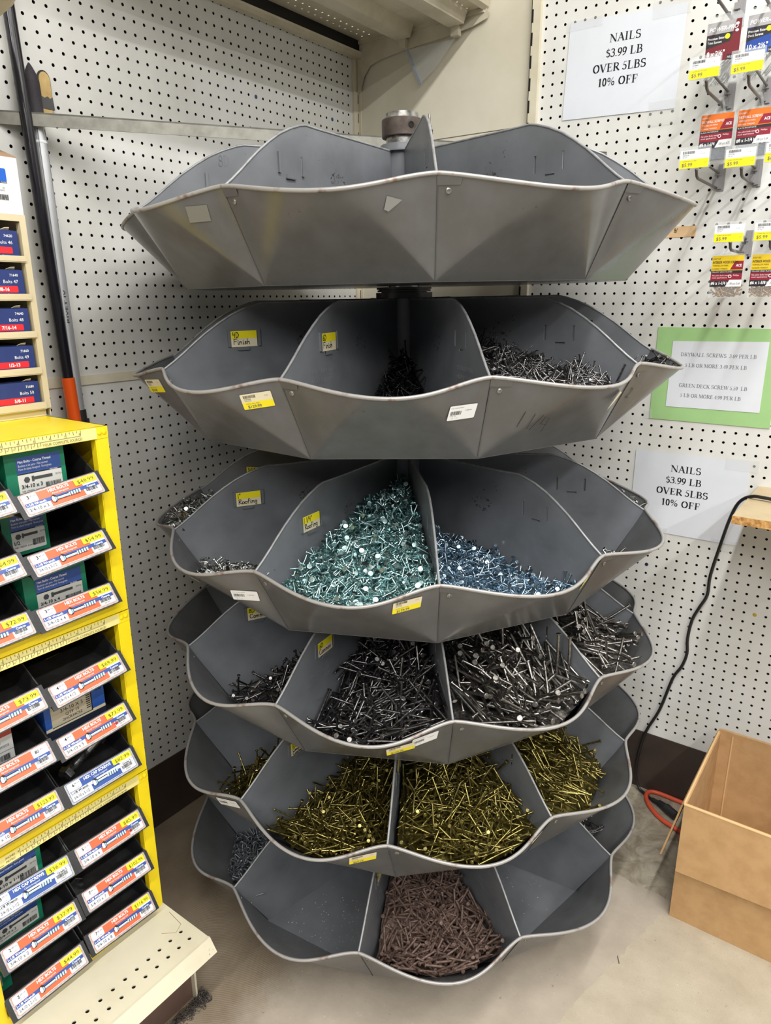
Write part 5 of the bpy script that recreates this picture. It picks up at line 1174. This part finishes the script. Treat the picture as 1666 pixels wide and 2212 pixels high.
NAIL = {
    'finish': (nail_mesh('finish_nail', 2.0, .115, .18, .09, black_nail), 2.0, .115), 'bright': (nail_mesh('wire_nail', 1.6, .10, .19, .04, dark_nail, .16), 1.6, .10),
    'teal': (nail_mesh('teal_roofing_nail', 1.15, .12, .38, .03, zinc, .2), 1.15, .12), 'bluez': (nail_mesh('blue_roofing_nail', 1.15, .115, .34, .035, zinc_blue, .2), 1.15, .115),
    'silver': (nail_mesh('silver_roofing_nail', .85, .12, .40, .035, zinc_plain, .18), .85, .12), 'common8': (nail_mesh('common_nail', 2.5, .15, .30, .06, dark_nail), 2.5, .15),
    'common16': (nail_mesh('sixteen_penny_nail', 3.5, .195, .37, .06, dark_nail), 3.5, .195), 'spike': (nail_mesh('spike_nail', 4.6, .235, .42, .07, bright_nail, .3), 4.6, .235), 'spike2': (nail_mesh('heavy_common_nail', 3.8, .21, .40, .07, bright_nail, .3), 3.8, .21),
    'sinker': (nail_mesh('brass_nail', 3.0, .155, .30, .06, brass_nail), 3.0, .155), 'sinker2': (nail_mesh('brass_nail', 2.7, .145, .29, .06, brass_nail), 2.7, .145),
    'cut': (nail_mesh('cut_nail', 2.5, .20, .33, .08, rust_nail, .4), 2.5, .20), 'staple': (staple_mesh('fence_staple', staple_m), 1.1, .13),
}
def rim_rz(a):
    t = max(0, min(1, a / D)); p = rim_pt(t); return math.hypot(p.x, p.y), p.z
def out_limit(a, z):
    rr, zr = rim_rz(a); rb = RB * math.cos(D / 2) / max(.9, math.cos(a - D / 2))
    f = (z - HB) / (zr - HB)
    return rb + (rr - rb) * f
def inside(p, mg):
    r = math.hypot(p.x, p.y); a = math.atan2(p.y, p.x)
    if r * math.sin(a) < mg or r * math.sin(D - a) < mg or r < 1.9: return False
    if p.z < HB + .05: return False
    return r < out_limit(a, p.z) - mg
CAMV = V(*CAM)
def pile(i, j, key, n, left, right, label, cat, group, bump=0.0, depth=.45, rmin=2.0, rmax=21.5, u0=0.0, u1=1.0, seed=1, tilt=.22, align=None, limit=300, mound=True, name=None, stand=.05):
    """nails heaped in bin j of tray i; left / right = pile height along the two dividers"""
    r_ = random.Random(seed * 101 + i * 11 + j)
    data, L, d = NAIL[key]
    def h(x, y):
        r = math.hypot(x, y); u = max(0, min(1, math.atan2(y, x) / D)); u_ = sm(u) * .5 + u * .5
        z = curve_at(left, r) * (1 - u_) + curve_at(right, r) * u_ + bump * math.sin(math.pi * u)
        z += .16 * math.sin(r * 1.7 + u * 9 + seed) + .1 * math.sin(r * 3.1 - u * 14)
        rr, zr = rim_rz(u * D)
        if r > rr - 2.5: z = min(z, zr - .25 + (rr - r) * .25)
        return z
    M = tray_matrix(i) @ Matrix.Rotation(j * D, 4, 'Z')
    out = []; tries = 0
    while len(out) < n and tries < n * 60:
        tries += 1
        r = math.sqrt(rmin ** 2 + (rmax ** 2 - rmin ** 2) * r_.random()); a = (u0 + (u1 - u0) * r_.random()) * D
        x, y = r * math.cos(a), r * math.sin(a); z = h(x, y)
        if z < HB + .1: continue
        e = .2; gx, gy = (h(x + e, y) - h(x - e, y)) / (2 * e), (h(x, y + e) - h(x, y - e)) / (2 * e)
        nn = Vector((-gx, -gy, 1)).normalized()
        t1 = nn.orthogonal().normalized(); t2 = nn.cross(t1)
        b_ = r_.random() * 2 * math.pi
        if align is not None and r_.random() < .7:
            want = Vector((math.cos(align + r_.gauss(0, .35)), math.sin(align + r_.gauss(0, .35)), 0)); want = (want - nn * want.dot(nn)).normalized(); dirv = want * r_.choice((-1, 1))
        else: dirv = t1 * math.cos(b_) + t2 * math.sin(b_)
        tl = r_.gauss(0, tilt) if r_.random() > stand else r_.uniform(.5, 1.2)
        dirv = (dirv * math.cos(tl) + nn * math.sin(tl)).normalized()
        c0 = Vector((x, y, z)) + nn * (d * .5 + .06 - depth * r_.random() ** 1.5 + abs(math.sin(tl)) * L * .22)
        p, q = c0 - dirv * L / 2, c0 + dirv * L / 2
        if not (inside(p, .1) and inside(q, .2)): continue
        zx = dirv; xx = zx.orthogonal().normalized(); xx = Matrix.Rotation(r_.random() * 6.28, 3, zx) @ xx; yy = zx.cross(xx)
        m4 = Matrix.Identity(4)
        for k in range(3): m4[k][0], m4[k][1], m4[k][2] = xx[k], yy[k], zx[k]
        m4.translation = c0 * S
        out.append(M @ m4)
    out.sort(key=lambda m: (m.translation - CAMV).length)
    nm = name or data.name.split('.')[0]
    for m in out[:limit]:
        o = bpy.data.objects.new(nm, data); COL.objects.link(o); o.matrix_world = m
        tag(o, label, cat, group)
    rest = out[limit:]
    if rest or mound:
        mb = MB(); Mi = 1 / S; mt = data.materials[0]
        vs0 = [v.co.copy() for v in data.vertices]; fs0 = [tuple(p.vertices) for p in data.polygons]; smf = [p.use_smooth for p in data.polygons]
        O = M.translation
        for m in rest:
            n0 = len(mb.v); mb.v.extend([tuple(((m @ v) - O) * Mi) for v in vs0]); mb.f.extend([tuple(k + n0 for k in f) for f in fs0]); mb.m.extend([mt] * len(fs0)); mb.sm.extend(smf)
        # body of the heap under the top layers
        nr, na = 26, 10; vs, ok = [], []
        R3 = M.to_3x3()
        for k in range(nr + 1):
            for q in range(na + 1):
                a = (u0 + (u1 - u0) * (.02 + .96 * q / na)) * D; r = rmin + (rmax - rmin) * k / nr
                x, y = r * math.cos(a), r * math.sin(a); z = max(h(x, y) - depth * 1.15 - d, HB + .04)
                lim = out_limit(a, z) - .12
                if r > lim: x, y = x * lim / r, y * lim / r
                vs.append(tuple(R3 @ Vector((x, y, z)))); ok.append(h(x, y) - depth * 1.15 - d > HB + .04)
        W_ = na + 1
        fs = [(k * W_ + q, (k + 1) * W_ + q, (k + 1) * W_ + q + 1, k * W_ + q + 1) for k in range(nr) for q in range(na) if any(ok[z_] for z_ in (k * W_ + q, (k + 1) * W_ + q, (k + 1) * W_ + q + 1, k * W_ + q + 1))]
        if fs: mb.add(vs, fs, mt, True)
        if mb.f:
            o = mb.build(nm + '_heap', base=(0, 0, 0)); o.location = O
            tag(o, 'heap under each ' + label, cat + 's', kind='stuff')
P = pile
# second tray
P(1, -1, 'finish', 430, [(2, .2), (6.5, -2.4), (11, -5.3), (13, -5.6)], [(2, .2), (6.5, -2.5), (11, -5.3), (13, -5.6)], 'black finish nail heaped at the centre of the bin marked 6D in the second tray', 'nail', 'black finish nails', bump=.3, rmax=12.5, seed=2, depth=.5, tilt=.4)
P(1, 0, 'bright', 620, [(3, 2.0), (8, 1.3), (14, .2), (19, -1.0)], [(3, 1.7), (7.5, 1.2), (9.5, .9), (12, .2), (14, -.35), (17, -.75), (19.5, -1.4)], 'short grey wire nail in the wide pile of the second tray', 'nail', 'short grey wire nails', rmin=6, seed=3, tilt=.4, stand=.1, limit=220)
P(1, 1, 'bright', 150, [(12, -2), (17, -1.2), (20, -.7)], [(12, -2.2), (17, -1.4), (20, -.8)], 'short grey wire nail at the right tip of the second tray beside the green card', 'nail', 'wire nails at the right tip of the second tray', rmin=15.5, seed=4, tilt=.35, limit=80)
# third tray
P(2, -1, 'teal', 1500, [(1, 1.5), (4.5, 1.45), (8.7, 1.1), (12.5, .1), (15.5, -.75), (17.3, -1.5), (20, -1.9)], [(2, 2.4), (9.5, 1.7), (14.9, .2), (18, -.5), (20, -1.0)], 'teal zinc roofing nail in the big heap marked 1 1/4 Roofing', 'nail', 'teal roofing nails', bump=.15, seed=5, depth=.35, tilt=.4)
P(2, 0, 'bluez', 850, [(2, -.4), (8, -.9), (13, -1.4), (18, -1.7), (20, -1.8)], [(4, -2.9), (7, -2.4), (10, -2.4), (12, -2.8), (14.5, -3.2), (17.6, -3.0), (20, -2.6)], 'bluish zinc roofing nail in the bin right of the teal heap', 'nail', 'bluish roofing nails', seed=6, depth=.35, tilt=.4)
P(2, -2, 'silver', 260, [(13, -5.0), (16, -3.6), (18.5, -2.9)], [(10, -4.6), (14, -2.8), (17, -1.1), (20, -.7)], 'small silver roofing nail in the low pile marked 1 inch Roofing', 'nail', 'silver roofing nails by the 1 inch card', rmin=11, rmax=21, seed=7, tilt=.5, limit=110)
P(2, -3, 'silver', 420, [(10, -.9), (16, -.5), (20, -.3)], [(10, -.8), (16, -.4), (20, -.3)], 'small silver roofing nail in the far left bin of the third tray', 'nail', 'silver roofing nails in the far left bin', rmin=11, seed=8, tilt=.45, limit=130)
P(2, 1, 'silver', 26, [(17, -1.0), (20.5, -.35)], [(17, -3.2), (20, -3.0)], 'small silver roofing nail in the corner beyond the blue nails', 'nail', 'silver roofing nails in the right corner', rmin=18.3, rmax=20.6, u0=.01, u1=.2, seed=9, tilt=.6, mound=False, limit=26)
P(2, 2, 'silver', 40, [(15, .3), (20.5, -.3)], [(15, -1.0), (20.5, -.6)], 'small silver roofing nail at the far right edge of the third tray', 'nail', 'silver roofing nails at the far right edge', rmin=14, rmax=20.8, u0=.02, u1=.5, seed=10, tilt=.6, mound=False, limit=34)
# fourth tray
P(3, -2, 'common8', 230, [(12, -5.0), (16, -4.7), (19, -4.4)], [(8, 2.0), (12, 1.1), (15, .2), (17.5, -1.3), (19.5, -2.4)], 'thin dark common nail in the bin marked 8D Common', 'nail', '8D common nails', rmin=6, rmax=19.5, seed=11, tilt=.32, limit=225)
P(3, -1, 'common16', 400, [(8, .2), (10, 0), (11.6, -1.2), (15.2, -3.2), (17, -3.5), (19, -3.0)], [(2, 2), (10, 1.2), (15, .1), (19, -.9)], 'dark common nail in the bin marked 16D Common', 'nail', '16D common nails', seed=12, depth=.5, tilt=.28, rmin=4)
P(3, 0, 'spike', 300, [(5, 1.8), (15, .5), (19, -.9)], [(10, 1.9), (14.2, 1.5), (17, .1), (18.5, -.7), (20, -.9)], 'long grey spike nail in the bin right of the 16D bin on the fourth tray', 'nail', 'long grey spike nails', seed=13, depth=.5, tilt=.18, align=.35, rmin=5)
P(3, 1, 'spike2', 210, [(8, 2.4), (13, 1.9), (16, 1.1), (18.5, 0), (20, -.8)], [(12, .9), (15.6, .2), (17.7, -.6), (20.5, -1.8)], 'grey spike nail in the right end bin of the fourth tray', 'nail', 'grey spike nails at the right end', seed=14, depth=.5, tilt=.25, align=.2, rmin=8)
# fifth tray
P(4, -2, 'sinker2', 190, [(10, -4.8), (18, -5.1)], [(8, 2.2), (13, 1.3), (16, .2), (18.5, -1.3)], 'brass coloured nail in the left bin of the fifth tray', 'nail', 'brass coloured nails in the left bin', rmin=8, rmax=19, u0=.3, seed=15, tilt=.3, align=1.2, limit=40)
P(4, -1, 'sinker2', 520, [(6, -3.2), (11.7, -3.5), (16, -3.7), (18, -3.5), (20, -2.6)], [(5, -.3), (12, -.9), (16, -1.3), (20, -1.1)], 'brass coloured nail in the bin marked 10D Cement Coated', 'nail', 'brass coloured nails by the 10D card', seed=16, bump=.35, depth=.45, tilt=.32, limit=100)
P(4, 0, 'sinker', 520, [(5, .8), (12, -.2), (16, -.8), (19.5, -1.2)], [(10, .8), (13, .4), (14.5, .1), (16.6, -.8), (18.3, -1.6), (20, -1.6)], 'brass coloured nail in the front middle bin of the fifth tray', 'nail', 'brass coloured nails in the front middle bin', seed=17, bump=.2, depth=.45, tilt=.32, limit=110)
P(4, 1, 'sinker', 290, [(8, 1.8), (14, .8), (17, -.4), (19.5, -1.8)], [(12, .2), (15.3, -.9), (18.6, -2.4), (20, -3.4)], 'brass coloured nail in the right bin of the fifth tray', 'nail', 'brass coloured nails in the right bin', seed=18, depth=.45, tilt=.3, align=.5, rmin=6, limit=50)
# lowest tray
P(5, -1, 'cut', 560, [(6, -.5), (10, -1.1), (14.4, -2.0), (15.7, -3.8), (17.5, -3.7), (20, -2.8)], [(8, -2.2), (10.4, -2.6), (13.8, -3.2), (17.9, -3.1), (20, -2.6)], 'brown cut nail in the front bin of the lowest tray', 'nail', 'brown cut nails', seed=19, bump=.45, depth=.45, tilt=.3)
P(5, -3, 'staple', 520, [(10, -3.6), (15, -4.3), (18.5, -4.6)], [(8, -1.0), (13, -1.3), (17, -2.0), (20, -2.5)], 'grey fence staple in the left bin of the lowest tray', 'staple', 'grey fence staples', rmin=9, seed=20, depth=.3, tilt=.4)
P(5, 1, 'common8', 60, [(8, .3), (12, -.6), (15, -1.6), (18, -2.9)], [(8, .2), (12, -.9), (16, -2.2), (19, -3.6)], 'dark nail in the right bin of the lowest tray under the brass nails', 'nail', 'dark nails in the right bin', rmin=9, rmax=18.5, seed=21, tilt=.3, limit=60)
# single things lying about
def one(name, key, i, j, r, u, z, dirv, label):
    M = tray_matrix(i) @ Matrix.Rotation(j * D, 4, 'Z'); a = u * D; zx = Vector(dirv).normalized(); xx = zx.orthogonal().normalized(); yy = zx.cross(xx); m4 = Matrix.Identity(4)
    for k in range(3): m4[k][0], m4[k][1], m4[k][2] = xx[k], yy[k], zx[k]
    m4.translation = Vector((r * math.cos(a), r * math.sin(a), z)) * S
    o = bpy.data.objects.new(name, NAIL[key][0]); COL.objects.link(o); o.matrix_world = M @ m4; tag(o, label, 'nail')
one('black_screw', 'finish', 5, -2, 9.5, .72, HB + .14, (.75, .6, .02), 'single black nail lying on the floor of the empty bin in the lowest tray')
one('common_nail', 'common8', 3, -2, 18.9, .93, -1.9, (.2, .1, 1), 'single dark nail standing at the rim left of the 16D card bin')
o = bpy.data.objects.new('loose_nail', NAIL['bright'][0]); o.scale = (.5, .5, .5); COL.objects.link(o); o.location = V(46.3, -24.3, -54.93); o.rotation_euler = (math.pi / 2, 0, .5); tag(o, 'small loose nail lying on the bare floor in front of the carton', 'nail')
# flakes and grit left on the floors of the empty bins
r_ = random.Random(5); grit_m = mat('metal_grit', c(190, 188, 180), .4, .6); mb = MB()
for (i, j, n) in ((5, -2, 130), (5, 0, 60)):
    M = tray_matrix(i) @ Matrix.Rotation(j * D, 4, 'Z')
    for k in range(n):
        r = 11 + 6.3 * r_.random(); a = (.1 + .85 * r_.random()) * D; q = Vector((r * math.cos(a), r * math.sin(a), HB + .05)) * S
        p = (M @ q) / S; p.z -= Z0; s_ = .02 + .03 * r_.random()
        mb.add([(p.x - s_, p.y, p.z), (p.x, p.y - s_, p.z), (p.x + s_, p.y + s_, p.z + s_), (p.x, p.y, p.z + s_)], [(0, 1, 2), (0, 1, 3), (1, 2, 3), (0, 2, 3)], grit_m)
tag(mb.build('metal_grit', base=(23, -40, -53)), 'scattered metal grit on the floors of the empty bins of the lowest tray', 'grit', kind='stuff')
